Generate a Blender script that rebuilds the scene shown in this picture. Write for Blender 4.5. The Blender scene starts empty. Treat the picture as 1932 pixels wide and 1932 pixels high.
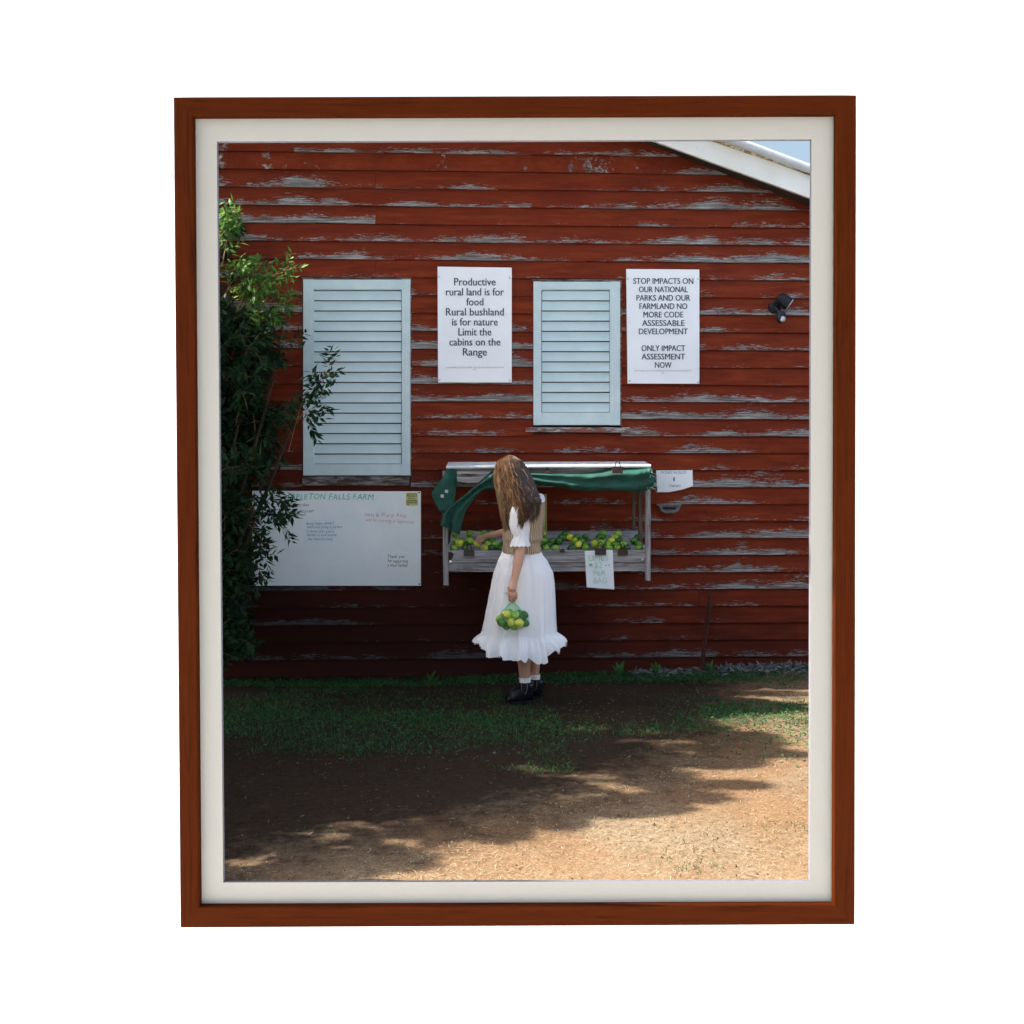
import bpy, math, random
import numpy as np
from mathutils import Vector, noise
random.seed(7); rng = np.random.default_rng(11)
SC = bpy.context.scene; COL = SC.collection; R = math.radians

# ------------------------------------------------------------------ camera, sky, sun, exposure
F, CX, CY, CH = 1966.0, 966.0, 905.0, 1.48        # focal length / principal point measured on the photo (1932 px wide), eye height
cd = bpy.data.cameras.new('camera'); cam = bpy.data.objects.new('camera', cd); COL.objects.link(cam)
cam.location = (0, 0, CH); cam.rotation_euler = (R(90), 0, 0)
cd.sensor_width = 36; cd.lens = 36 * F / 1932; cd.shift_y = -61 / 1932; cd.clip_end = 500; cd.clip_start = .05
SC.camera = cam
SUN_EL, SUN_BACK = R(40), R(4)                    # sun from the left, four degrees behind the barn front
w = bpy.data.worlds.new('World'); SC.world = w; w.use_nodes = True
nt = w.node_tree; bg = nt.nodes['Background']
sky = nt.nodes.new('ShaderNodeTexSky'); sky.sky_type = 'NISHITA'; sky.sun_disc = False
sky.sun_elevation = SUN_EL; sky.sun_rotation = R(-90) + SUN_BACK; sky.dust_density = 4; sky.air_density = 1.0; sky.ozone_density = 1.0
hs = nt.nodes.new('ShaderNodeHueSaturation'); hs.inputs['Saturation'].default_value = .7
nt.links.new(sky.outputs[0], hs.inputs['Color']); nt.links.new(hs.outputs[0], bg.inputs[0]); bg.inputs[1].default_value = .15
sl = bpy.data.lights.new('sun', 'SUN'); sl.energy = 4.3; sl.angle = R(.5); sl.color = (1, .93, .82)
so = bpy.data.objects.new('sun', sl); COL.objects.link(so)
TOSUN = Vector((-math.cos(SUN_EL) * math.cos(SUN_BACK), math.cos(SUN_EL) * math.sin(SUN_BACK), math.sin(SUN_EL)))
so.rotation_euler = TOSUN.to_track_quat('Z', 'Y').to_euler(); so.location = (-6, 4, 8)
SC.view_settings.view_transform = 'Standard'; SC.view_settings.look = 'None'; SC.view_settings.gamma = 1
SC.view_settings.exposure = 2.2
SC.render.resolution_x = SC.render.resolution_y = 1024
SC.render.engine = 'CYCLES'

# ------------------------------------------------------------------ placing
def P(px, py, Y): return Vector(((px - CX) * Y / F, Y, CH - (py - CY) * Y / F))
YAW = .04
def PW(px, py, off=0.0):                          # point on the barn front, off metres proud of it
    return P(px, py, (8 - off) / (1 - YAW * (px - CX) / F))
def wally(x, off=0.0): return 8 + YAW * x - off
def PF(px, py, d=0.0):                            # point on the slightly tilted picture plane
    k = -(py - CY) / F; t = .0157
    Y = (3.80 - d - t * CH) / (1 + t * k); return P(px, py, Y)
def nz(x, y=0, z=0, s=1.0): return noise.noise(Vector((x * s, y * s, z * s)))
def gz(x, y):
    z = .012 * nz(x, y, 3, 1.6) + .005 * nz(x, y, 7, 6)
    a = max(0, min(1, (y - 7.3) / .5)) * max(0, min(1, (-x + .3) / 1.0)); z -= .05 * a
    if x > .9 and y > 7.5: z += .05 * min(1, (y - 7.5) / .5) * min(1, (x - .9))
    return z

# ------------------------------------------------------------------ objects
ORG = {}
def tag(o, label=None, cat=None, group=None, kind=None):
    if label: o['label'] = label
    if cat: o['category'] = cat
    if group: o['group'] = group
    if kind: o['kind'] = kind
    return o
def empty(name, loc, label, cat, group=None):
    o = bpy.data.objects.new(name, None); COL.objects.link(o); o.location = loc; o.empty_display_size = .1
    ORG[o.name] = Vector(loc); return tag(o, label, cat, group)
def link(name, me, parent=None, at=None):
    o = bpy.data.objects.new(name, me); COL.objects.link(o)
    if parent is not None:
        o.parent = parent; ORG[o.name] = ORG[parent.name]
        if at is not None: o.location = Vector(at) - ORG[parent.name]; ORG[o.name] = Vector(at)
    else:
        ORG[o.name] = Vector(at) if at is not None else Vector((0, 0, 0)); o.location = ORG[o.name]
    return o
class MB:
    def __init__(s): s.v = []; s.f = []; s.uv = []; s.m = []
    def face(s, idx, uv=None, m=0):
        s.f.append(tuple(idx)); s.uv.append(uv); s.m.append(m)
    def poly(s, pts, uv=None, m=0):
        b = len(s.v); s.v += [Vector(p) for p in pts]; s.face(range(b, b + len(pts)), uv, m)
    def hexa(s, a, b, m=0):                       # a: 4 front points, b: 4 back points
        i = len(s.v); s.v += [Vector(p) for p in a] + [Vector(p) for p in b]
        for q in ((0, 1, 2, 3), (7, 6, 5, 4), (0, 4, 5, 1), (1, 5, 6, 2), (2, 6, 7, 3), (3, 7, 4, 0)): s.face([i + k for k in q], None, m)
    def box(s, x0, x1, y0, y1, z0, z1, m=0):
        s.hexa([(x0, y0, z0), (x1, y0, z0), (x1, y0, z1), (x0, y0, z1)], [(x0, y1, z0), (x1, y1, z0), (x1, y1, z1), (x0, y1, z1)], m)
    def slab(s, pts, dy, m=0):                    # outline facing the camera, thickened backwards
        n = len(pts); i = len(s.v); s.v += [Vector(p) for p in pts] + [Vector(p) + Vector((0, dy, 0)) for p in pts]
        s.face(range(i, i + n), None, m); s.face(range(i + 2 * n - 1, i + n - 1, -1), None, m)
        for k in range(n): s.face((i + k, i + n + k, i + n + (k + 1) % n, i + (k + 1) % n), None, m)
    def tube(s, pts, rad, n=6, m=0, cap=True):
        pts = [Vector(p) for p in pts]; rs = rad if hasattr(rad, '__len__') else [rad] * len(pts); rings = []
        for k, p in enumerate(pts):
            t = (pts[min(k + 1, len(pts) - 1)] - pts[max(k - 1, 0)]); t = t.normalized() if t.length > 1e-9 else Vector((0, 0, 1))
            a = t.cross(Vector((.13, 1, .07))).normalized(); b = t.cross(a)
            i = len(s.v); rings.append(i)
            for q in range(n):
                an = 2 * math.pi * q / n; s.v.append(p + (a * math.cos(an) + b * math.sin(an)) * rs[k])
        for i, j in zip(rings, rings[1:]):
            for q in range(n): s.face((i + q, i + (q + 1) % n, j + (q + 1) % n, j + q), None, m)
        if cap: s.face([rings[0] + q for q in range(n)][::-1], None, m); s.face([rings[-1] + q for q in range(n)], None, m)
    def loft(s, rings, closed=True, caps=True, uv=True, m=0):
        n = len(rings[0]); base = []
        for r in rings: base.append(len(s.v)); s.v += [Vector(p) for p in r]
        for a, (i, j) in enumerate(zip(base, base[1:])):
            for q in range(n if closed else n - 1):
                q2 = (q + 1) % n; u0, u1 = q / n, (q + 1) / n; v0, v1 = a / (len(rings) - 1), (a + 1) / (len(rings) - 1)
                s.face((i + q, i + q2, j + q2, j + q), ((u0, v0), (u1, v0), (u1, v1), (u0, v1)), m)
        if caps and closed: s.face([base[0] + q for q in range(n)][::-1], None, m); s.face([base[-1] + q for q in range(n)], None, m)
    def mesh(s, name, mats, org=Vector((0, 0, 0)), smooth=False):
        me = bpy.data.meshes.new(name); org = Vector(org)
        me.from_pydata([tuple(v - org) for v in s.v], [], s.f)
        if any(u is not None for u in s.uv):
            L = me.uv_layers.new(name='UVMap'); k = 0
            for f, u in zip(s.f, s.uv):
                for q in range(len(f)):
                    if u is not None: L.data[k + q].uv = u[q]
                k += len(f)
        for m in (mats if isinstance(mats, (list, tuple)) else [mats]): me.materials.append(m)
        if isinstance(mats, (list, tuple)) and len(mats) > 1: me.polygons.foreach_set('material_index', s.m)
        if smooth: me.polygons.foreach_set('use_smooth', [True] * len(me.polygons))
        me.update(); return me
    def build(s, name, mats, parent=None, at=None, smooth=False):
        if parent is not None: org = ORG[parent.name] if at is None else Vector(at)
        elif at is None:
            a = np.array([tuple(v) for v in s.v]); mn, mx = a.min(0), a.max(0); org = Vector(((mn[0] + mx[0]) / 2, (mn[1] + mx[1]) / 2, mn[2])); at = org
        else: org = Vector(at)
        return link(name, s.mesh(name, mats, org, smooth), parent, at)
def tri_soup(name, V, FN, mat, smooth=False):     # V (n,3) array, FN faces (m,k) array
    me = bpy.data.meshes.new(name); me.vertices.add(len(V)); me.vertices.foreach_set('co', np.asarray(V, float).ravel())
    m, k = FN.shape; me.loops.add(m * k); me.loops.foreach_set('vertex_index', FN.astype(np.int32).ravel())
    me.polygons.add(m); me.polygons.foreach_set('loop_start', np.arange(0, m * k, k, dtype=np.int32)); me.polygons.foreach_set('loop_total', np.full(m, k, dtype=np.int32))
    me.update(calc_edges=True); me.materials.append(mat)
    if smooth: me.polygons.foreach_set('use_smooth', [True] * m)
    return me

# ------------------------------------------------------------------ materials
class NT:
    def __init__(s, name):
        s.m = bpy.data.materials.new(name); s.m.use_nodes = True; s.t = s.m.node_tree; s.b = s.t.nodes['Principled BSDF']
    def n(s, typ, **kw):
        x = s.t.nodes.new('ShaderNode' + typ)
        for k, v in kw.items(): setattr(x, k, v)
        return x
    def l(s, a, b): s.t.links.new(a, b)
    def coord(s, kind='Object', scale=(1, 1, 1), rnd=True):
        if kind == 'World': o = s.n('NewGeometry').outputs['Position']
        else: o = s.n('TexCoord').outputs[kind]
        if rnd and kind != 'World':
            a = s.n('VectorMath', operation='ADD'); oi = s.n('ObjectInfo'); mu = s.n('Math', operation='MULTIPLY'); mu.inputs[1].default_value = 37.0
            s.l(oi.outputs['Random'], mu.inputs[0]); s.l(o, a.inputs[0]); s.l(mu.outputs[0], a.inputs[1]); o = a.outputs[0]
        mp = s.n('Mapping'); mp.inputs['Scale'].default_value = scale; s.l(o, mp.inputs[0]); return mp.outputs[0]
    def noise(s, co, scale, detail=6, rough=.6, dist=0):
        x = s.n('TexNoise'); x.inputs['Scale'].default_value = scale; x.inputs['Detail'].default_value = detail
        x.inputs['Roughness'].default_value = rough; x.inputs['Distortion'].default_value = dist; s.l(co, x.inputs['Vector']); return x.outputs['Fac']
    def ramp(s, fac, stops):
        r = s.n('ValToRGB'); e = r.color_ramp.elements
        while len(e) < len(stops): e.new(.5)
        for q, (p, c) in zip(e, stops): q.position = p; q.color = (*c, 1) if hasattr(c, '__len__') else (c, c, c, 1)
        s.l(fac, r.inputs[0]); return r.outputs[0]
    def mix(s, fac, a, b, mode='MIX'):
        x = s.n('Mix', data_type='RGBA', blend_type=mode)
        for i, v in ((0, fac), (6, a), (7, b)):
            if isinstance(v, (int, float)): x.inputs[i].default_value = v
            elif isinstance(v, tuple): x.inputs[i].default_value = (*v, 1)
            else: s.l(v, x.inputs[i])
        return x.outputs[2]
    def math(s, op, a, b=0.0):
        x = s.n('Math', operation=op)
        for i, v in ((0, a), (1, b)):
            if isinstance(v, (int, float)): x.inputs[i].default_value = v
            else: s.l(v, x.inputs[i])
        return x.outputs[0]
    def bump(s, h, strength, dist=.01):
        x = s.n('Bump'); x.inputs['Strength'].default_value = strength; x.inputs['Distance'].default_value = dist; s.l(h, x.inputs['Height']); s.l(x.outputs[0], s.b.inputs['Normal'])
    def set(s, col=None, rough=None, **kw):
        if col is not None:
            if isinstance(col, tuple): s.b.inputs['Base Color'].default_value = (*col, 1)
            else: s.l(col, s.b.inputs['Base Color'])
        if rough is not None:
            if isinstance(rough, (int, float)): s.b.inputs['Roughness'].default_value = rough
            else: s.l(rough, s.b.inputs['Roughness'])
        for k, v in kw.items(): s.b.inputs[k.replace('_', ' ')].default_value = v
        return s
def pm(name, c1, c2, scale=8, rough=.6, stretch=(1, 1, 1), bump=.0, lo=.35, hi=.65, spec=.3, **kw):
    t = NT(name); co = t.coord('Object', stretch); f = t.noise(co, scale)
    t.set(t.ramp(f, [(lo, c1), (hi, c2)]), rough, **kw); t.b.inputs['Specular IOR Level'].default_value = spec
    if bump: t.bump(f, bump)
    return t.m
M = {}
M['backdrop'] = pm('white_paint', (.93, .93, .93), (.95, .95, .95), 3, .9, spec=0)
M['bounce_floor'] = pm('pale_bounce_floor', (.74, .72, .68), (.8, .78, .74), 2, .9, spec=.1)
M['mat'] = pm('ivory_mat_board', (.222, .217, .198), (.234, .228, .209), 300, .95, bump=.05, spec=.05)
M['spacer'] = pm('grey_green_spacer', (.15, .155, .13), (.19, .19, .16), 20, .7)
M['bevel'] = pm('mat_core', (.10, .10, .12), (.12, .12, .14), 40, .9, spec=0)
def frame_wood(name, st):
    t = NT(name); co = t.coord('Object', st); a = t.noise(co, 26, 8, .65, .6); b = t.noise(co, 5, 4, .5)
    c = t.ramp(a, [(.30, (.010, .0026, .0007)), (.42, (.032, .0056, .0008)), (.72, (.046, .0084, .0012))])
    c = t.mix(t.ramp(b, [(.3, .0), (.7, .35)]), c, (.026, .0052, .0006)); t.set(c, .7); t.b.inputs['Specular IOR Level'].default_value = .02; t.bump(a, .12, .003); return t.m
M['rail_h'] = frame_wood('stained_wood_h', (.14, 1, 4)); M['rail_v'] = frame_wood('stained_wood_v', (4, 1, .14))

def barn_paint():
    t = NT('peeling_red_paint'); uv = t.n('UVMap').outputs[0]
    sep = t.n('SeparateXYZ'); t.l(uv, sep.inputs[0]); u, v = sep.outputs[0], sep.outputs[1]
    oi = t.n('ObjectInfo').outputs['Random']
    comb = t.n('CombineXYZ'); t.l(u, comb.inputs[0]); t.l(t.math('MULTIPLY', v, .1335), comb.inputs[1]); t.l(t.math('MULTIPLY', oi, 40.), comb.inputs[2]); co = comb.outputs[0]
    def st(x, y, z=1):
        mp = t.n('Mapping'); mp.inputs['Scale'].default_value = (x, y, z); t.l(co, mp.inputs[0]); return mp.outputs[0]
    big = t.noise(st(1.6, 3), 1.3, 3, .5)
    mid = t.noise(st(2.4, 15), 3.2, 7, .72, .6)
    fine = t.noise(st(4.5, 32), 4.5, 5, .75, .5)
    wp = t.n('NewGeometry').outputs['Position']; ws = t.n('SeparateXYZ'); t.l(wp, ws.inputs[0])
    reg = t.noise(wp, .9, 2, .5)
    # wear gathers at the exposed lower lip of each board, in patches along it
    low = t.ramp(v, [(.0, .92), (.14, .86), (.36, .52), (.6, .12), (.85, 0.0)])
    zz = t.ramp(t.math('DIVIDE', ws.outputs[2], 4.5), [(.0, .15), (.25, .75), (.58, .75), (.72, .12), (1., .0)])
    xx = t.ramp(t.math('ADD', t.math('DIVIDE', ws.outputs[0], 5.0), .5), [(.0, .35), (.6, .5), (1., 1.)])
    bias = t.math('MULTIPLY', t.math('ADD', t.math('MULTIPLY', zz, .10), t.math('MULTIPLY', xx, .06)), 1.0)
    s_ = t.math('ADD', t.math('MULTIPLY', mid, .42), t.math('MULTIPLY', fine, .58))
    s_ = t.math('ADD', s_, t.math('MULTIPLY', t.math('SUBTRACT', low, .62), .25))
    s_ = t.math('ADD', s_, t.math('MULTIPLY', t.math('SUBTRACT', big, .5), .62))
    s_ = t.math('ADD', s_, t.math('MULTIPLY', t.math('SUBTRACT', reg, .5), .18))
    s_ = t.math('ADD', s_, bias); s_ = t.math('ADD', s_, t.math('MULTIPLY', t.math('SUBTRACT', oi, .62), .20))
    mask = t.ramp(s_, [(.625, 0.0), (.675, 1.0)])
    grain = t.noise(st(1.8, 52), 2.5, 5, .75)
    wood = t.ramp(grain, [(.34, (.04, .032, .028)), (.5, (.19, .18, .17)), (.66, (.44, .44, .44))])
    tone = t.noise(st(1.1, 9), 2.4, 5, .6); rv = t.ramp(tone, [(.3, (.115, .016, .006)), (.55, (.185, .029, .009)), (.75, (.25, .046, .014))])
    rv = t.mix(t.math('MULTIPLY', oi, .5), rv, (.13, .020, .010)); rv = t.mix(t.ramp(t.noise(st(.9, 6), 3.1, 6, .7), [(.5, 0.), (.68, .55)]), rv, (.085, .016, .010))
    chalk = t.ramp(t.noise(st(3, 60), 3, 6, .8), [(.52, 0.0), (.8, .35)]); rv = t.mix(chalk, rv, (.33, .10, .07))
    wall_shade = t.ramp(t.math('DIVIDE', t.math('ADD', t.math('ADD', ws.outputs[2], t.math('MULTIPLY', ws.outputs[0], .38)), t.math('MULTIPLY', t.math('SUBTRACT', reg, .5), 1.1)), 3.0), [(.0, .95), (.13, .84), (.42, .22), (.62, .0)]); rv = t.mix(wall_shade, rv, (.026, .007, .006)); wood = t.mix(t.math('MULTIPLY', wall_shade, .85), wood, (.03, .03, .032))  # shade towards the lower left, painted into both paint and bare wood
    dark = t.ramp(v, [(.0, .25), (.03, .0), (.82, .0), (1., .22)]); rv = t.mix(dark, rv, (.07, .018, .012))
    t.set(t.mix(mask, rv, wood), t.ramp(mask, [(0, .65), (1, .9)])); t.b.inputs['Specular IOR Level'].default_value = .07
    h = t.math('ADD', t.math('MULTIPLY', mask, -.35), t.math('MULTIPLY', grain, .5)); t.bump(h, .35, .004); return t.m
M['barn'] = barn_paint()
M['shadow_wood'] = pm('dark_backing_timber', (.03, .02, .016), (.05, .03, .022), 4, .9)
M['shutter'] = pm('pale_blue_shutter_paint', (.49, .615, .63), (.55, .665, .68), 5, .5, bump=.04)
M['shutter_edge'] = pm('pale_blue_frame_paint', (.48, .60, .62), (.56, .665, .675), 9, .5)
t = NT('weathered_grey_timber'); co = t.coord('Object', (.12, 1, 2.2)); a = t.noise(co, 30, 8, .7, .5); b = t.noise(t.coord('Object'), 5, 5, .6)
c = t.ramp(a, [(.3, (.07, .055, .05)), (.48, (.27, .26, .26)), (.7, (.50, .50, .51))]); c = t.mix(t.ramp(b, [(.58, 0.), (.75, .7)]), c, (.09, .065, .05)); t.set(c, .85); t.bump(a, .4, .004); M['grey_wood'] = t.m
t = NT('weathered_upright_timber'); co = t.coord('Object', (2.2, 1, .12)); a = t.noise(co, 30, 8, .7, .5)
t.set(t.ramp(a, [(.3, (.06, .05, .045)), (.5, (.24, .23, .23)), (.7, (.46, .45, .44))]), .85); t.bump(a, .4, .004); M['grey_post'] = t.m
t = NT('sill_flaking_paint'); co = t.coord('Object', (.5, 1, 3)); a = t.noise(co, 14, 7, .7, .4)
t.set(t.ramp(a, [(.42, (.26, .05, .03)), (.5, (.10, .06, .045)), (.62, (.42, .41, .40))]), .8); M['sill'] = t.m
M['brown_post'] = pm('dark_brown_upright', (.03, .02, .014), (.10, .075, .055), 20, .85, stretch=(1, 1, .1))
t = NT('dark_old_sill'); co = t.coord('Object', (.5, 1, 3)); a = t.noise(co, 14, 7, .7, .4)
t.set(t.ramp(a, [(.45, (.05, .03, .022)), (.7, (.30, .28, .27))]), .85); M['dark_sill'] = t.m
t = NT('stained_white_barge_paint'); a = t.noise(t.coord('Object'), 3, 5, .6); b = t.noise(t.coord('Object', (1, 1, 1)), 30, 6, .7)
t.set(t.mix(t.ramp(b, [(.62, 0.), (.78, .8)]), t.ramp(a, [(.3, (.70, .69, .63)), (.7, (.82, .82, .80))]), (.45, .36, .15)), .6); M['barge'] = t.m
t = NT('rust_streaked_edge'); b = t.noise(t.coord('Object'), 22, 7, .75, .5)
t.set(t.ramp(b, [(.36, (.05, .028, .012)), (.47, (.30, .17, .05)), (.56, (.66, .62, .45)), (.7, (.8, .79, .74))]), .8); M['rust_edge'] = t.m
M['cap'] = pm('galvanised_cap', (.50, .53, .57), (.66, .69, .72), 6, .5)
M['sign'] = pm('white_corflute', (.80, .82, .84), (.84, .86, .88), 3, .5)
M['navy'] = pm('navy_print', (.035, .05, .085), (.045, .062, .10), 10, .6)
M['tiny'] = pm('grey_print', (.22, .25, .29), (.26, .29, .33), 10, .6)
t = NT('smudged_whiteboard'); a = t.noise(t.coord('Object', (1, 1, 1)), 3.5, 7, .65, .7); t.set(t.ramp(a, [(.3, (.76, .83, .85)), (.6, (.84, .89, .90))]), .4); M['wboard'] = t.m
M['green_ink'] = pm('green_marker', (.06, .42, .26), (.2, .55, .40), 60, .6); M['black_ink'] = pm('black_marker', (.02, .025, .03), (.06, .07, .08), 60, .6)
M['blue_ink'] = pm('blue_marker', (.03, .16, .38), (.09, .26, .48), 60, .6); M['red_ink'] = pm('faded_red_marker', (.62, .28, .30), (.70, .42, .44), 60, .6)
M['mint_ink'] = pm('faded_mint_print', (.36, .62, .48), (.45, .68, .55), 60, .6)
M['yellow'] = pm('yellow_sticker', (.62, .60, .20), (.66, .64, .24), 20, .6)
M['poster'] = pm('yellow_green_poster', (.60, .55, .12), (.45, .55, .25), 2.5, .5)
M['paper'] = pm('white_paper_sheet', (.76, .80, .83), (.80, .84, .87), 6, .7)
t = NT('green_shade_cloth'); co = t.coord('Object'); a = t.noise(co, 7, 5, .6); wv = t.n('TexWave', wave_type='BANDS', bands_direction='Z'); wv.inputs['Scale'].default_value = 95; wv.inputs['Distortion'].default_value = 2; t.l(co, wv.inputs[0])
c = t.mix(t.math('MULTIPLY', wv.outputs['Fac'], .5), t.ramp(a, [(.35, (.003, .042, .030)), (.65, (.006, .10, .066))]), (.002, .03, .023)); t.set(c, .7); t.bump(wv.outputs['Fac'], .3, .002)
M['cloth'] = t.m
M['cloth_thread'] = pm('pale_green_thread', (.3, .6, .45), (.4, .7, .5), 20, .6)
M['black'] = pm('black_plastic', (.006, .007, .012), (.012, .014, .022), 10, .5, spec=.25)
M['lens'] = pm('white_lamp_lens', (.45, .46, .48), (.5, .5, .5), 10, .3)
M['clip'] = pm('rusty_black_clip', (.02, .012, .010), (.05, .022, .015), 60, .45)
M['steel'] = pm('bright_steel_wire', (.55, .56, .58), (.7, .7, .72), 30, .3, Metallic=.8)
M['rust'] = pm('rusty_steel', (.045, .014, .008), (.10, .03, .015), 30, .8, bump=.3)
M['bronze'] = pm('aged_cast_metal', (.09, .10, .11), (.22, .22, .21), 40, .45)
def lime(name, a, b, c):
    t = NT(name); n1 = t.noise(t.coord('Object'), 14, 3, .5); n2 = t.noise(t.coord('Object'), 420, 2, .5)
    t.set(t.ramp(n1, [(.32, a), (.5, b), (.68, c)]), .38, Coat_Weight=.15); t.bump(n2, .15, .001); return t.m
M['lime_g'] = lime('green_lime_skin', (.012, .065, .008), (.03, .13, .012), (.08, .22, .02))
M['lime_m'] = lime('lime_skin', (.09, .26, .015), (.20, .39, .028), (.36, .50, .05))
M['lime_y'] = lime('yellow_lime_skin', (.30, .42, .035), (.55, .57, .045), (.66, .62, .06))
M['skin'] = pm('skin', (.50, .275, .19), (.56, .32, .225), 9, .5, Subsurface_Weight=.15, Subsurface_Radius=(.012, .005, .003), Subsurface_Scale=.5)
t = NT('white_seersucker_cotton'); uvn = t.n('TexCoord').outputs['UV']; mp = t.n('Mapping'); mp.inputs['Scale'].default_value = (230, 1, 1); t.l(uvn, mp.inputs[0])
wv = t.n('TexWave', wave_type='BANDS', bands_direction='X'); wv.inputs['Scale'].default_value = .3; t.l(mp.outputs[0], wv.inputs[0]); a = t.noise(t.coord('Object'), 14, 6, .6, .4)
t.set((.88, .88, .90), .85); t.bump(t.math('ADD', t.math('MULTIPLY', wv.outputs['Fac'], .22), a), .55, .012); M['dress'] = t.m
t = NT('tan_rib_knit'); uvn = t.n('TexCoord').outputs['UV']; mp = t.n('Mapping'); mp.inputs['Scale'].default_value = (1, 1, 1); t.l(uvn, mp.inputs[0])
wv = t.n('TexWave', wave_type='BANDS', bands_direction='X'); wv.inputs['Scale'].default_value = 17; wv.inputs['Distortion'].default_value = 0; t.l(mp.outputs[0], wv.inputs[0])
t.set(t.ramp(wv.outputs['Fac'], [(.1, (.19, .13, .08)), (.7, (.46, .34, .23))]), .9); t.bump(wv.outputs['Fac'], .6, .004); M['knit'] = t.m
M['sock'] = pm('white_sock', (.78, .80, .82), (.84, .85, .86), 60, .9, stretch=(1, 1, .2), bump=.3)
M['boot'] = pm('black_boot_leather', (.004, .004, .007), (.008, .008, .013), 30, .35, spec=.25)
M['elastic'] = pm('boot_elastic', (.006, .006, .008), (.012, .012, .014), 80, .9, stretch=(6, 1, .2))
M['stitch'] = pm('boot_stitching', (.25, .2, .15), (.3, .25, .2), 20, .7)
def hairm(name, a_, b_, c_):
    t = NT(name); a = t.noise(t.coord('Object', (1, 1, .2), False), 70, 4, .6); t.set(t.ramp(a, [(.3, a_), (.5, b_), (.72, c_)]), .4); t.b.inputs['Specular IOR Level'].default_value = .6; return t.m
M['hair'] = hairm('brown_hair', (.035, .015, .007), (.095, .044, .018), (.18, .092, .038)); M['hair_dark'] = hairm('dark_brown_hair', (.012, .005, .003), (.030, .013, .006), (.06, .028, .013)); M['hair_light'] = hairm('light_brown_hair', (.10, .05, .02), (.25, .14, .065), (.40, .26, .14))
M['hair_under'] = pm('brown_hair_mass', (.012, .006, .004), (.03, .014, .008), 50, .7, stretch=(1, 1, .2))
M['net'] = pm('green_net_string', (.10, .52, .22), (.22, .66, .34), 20, .5)
M['bark'] = pm('grey_brown_bark', (.02, .015, .010), (.05, .035, .025), 18, .9, stretch=(1, 1, .3), bump=.5)
M['twig'] = pm('straw_coloured_twig', (.20, .14, .06), (.32, .23, .10), 20, .7)
def leafm(name, a, b, c, tr=.25):
    t = NT(name); g = t.n('NewGeometry'); wn = t.n('TexWhiteNoise', noise_dimensions='1D'); t.l(g.outputs['Random Per Island'], wn.inputs['W'])
    col = t.ramp(g.outputs['Random Per Island'], [(0, a), (.5, b), (1, c)]); t.set(col, .6); t.b.inputs['Specular IOR Level'].default_value = .15
    tl = t.n('BsdfTranslucent'); t.l(col, tl.inputs[0]); mx = t.n('MixShader'); mx.inputs[0].default_value = tr; out = t.t.nodes['Material Output']
    t.l(t.b.outputs[0], mx.inputs[1]); t.l(tl.outputs[0], mx.inputs[2]); t.l(mx.outputs[0], out.inputs[0]); return t.m
M['leaf'] = leafm('shrub_leaf', (.006, .020, .011), (.011, .034, .014), (.022, .060, .016))
M['sunlit_leaf'] = leafm('sunlit_shrub_leaf', (.03, .09, .02), (.07, .17, .03), (.14, .26, .05), .3)  # brighter copy of the shrub leaf, sunlight painted into the upper sprays
M['crown_leaf'] = leafm('shade_tree_leaf', (.010, .03, .012), (.015, .045, .015), (.03, .07, .02), .04)
M['grass'] = leafm('grass_blade', (.010, .058, .026), (.022, .092, .030), (.08, .16, .04))
M['drygrass'] = leafm('dry_straw', (.20, .16, .09), (.27, .22, .14), (.36, .32, .22), .1)
M['deadleaf'] = leafm('dead_leaf', (.07, .075, .08), (.16, .17, .18), (.11, .085, .06), .1)
M['clod'] = pm('dark_red_clod', (.03, .014, .008), (.10, .05, .025), 60, .9)
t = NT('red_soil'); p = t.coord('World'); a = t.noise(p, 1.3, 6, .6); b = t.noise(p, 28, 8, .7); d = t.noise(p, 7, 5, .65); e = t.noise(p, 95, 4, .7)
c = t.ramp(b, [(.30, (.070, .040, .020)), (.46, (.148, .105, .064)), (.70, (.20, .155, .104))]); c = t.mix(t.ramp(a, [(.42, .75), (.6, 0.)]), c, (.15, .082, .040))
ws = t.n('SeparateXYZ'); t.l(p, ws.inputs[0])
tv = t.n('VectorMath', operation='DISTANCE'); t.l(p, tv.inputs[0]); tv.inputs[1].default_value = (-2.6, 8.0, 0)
far = t.ramp(t.math('ADD', t.math('DIVIDE', tv.outputs['Value'], 8.), t.math('MULTIPLY', t.math('SUBTRACT', d, .5), .12)), [(.50, 1.0), (.585, 0.0)]); xr = .95     # yard shade painted into the soil colour, over its darker humus
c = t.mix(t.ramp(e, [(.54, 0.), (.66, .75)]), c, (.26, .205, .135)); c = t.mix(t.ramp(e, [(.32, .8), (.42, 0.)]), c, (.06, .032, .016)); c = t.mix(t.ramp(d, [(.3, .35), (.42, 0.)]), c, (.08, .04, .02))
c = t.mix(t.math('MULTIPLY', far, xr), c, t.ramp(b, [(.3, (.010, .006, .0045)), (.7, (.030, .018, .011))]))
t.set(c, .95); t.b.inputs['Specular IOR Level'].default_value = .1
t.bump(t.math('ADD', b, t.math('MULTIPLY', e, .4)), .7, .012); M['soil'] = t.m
t = NT('sky_colour'); e = t.n('Emission'); g = t.n('NewGeometry'); s_ = t.n('SeparateXYZ'); t.l(g.outputs['Position'], s_.inputs[0])
cc = t.ramp(t.math('DIVIDE', s_.outputs[2], 40.), [(.0, (.62, .76, .86)), (1., (.30, .52, .82))]); t.l(cc, e.inputs[0]); e.inputs[1].default_value = .21; t.l(e.outputs[0], t.t.nodes['Material Output'].inputs[0]); M['sky'] = t.m

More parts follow.
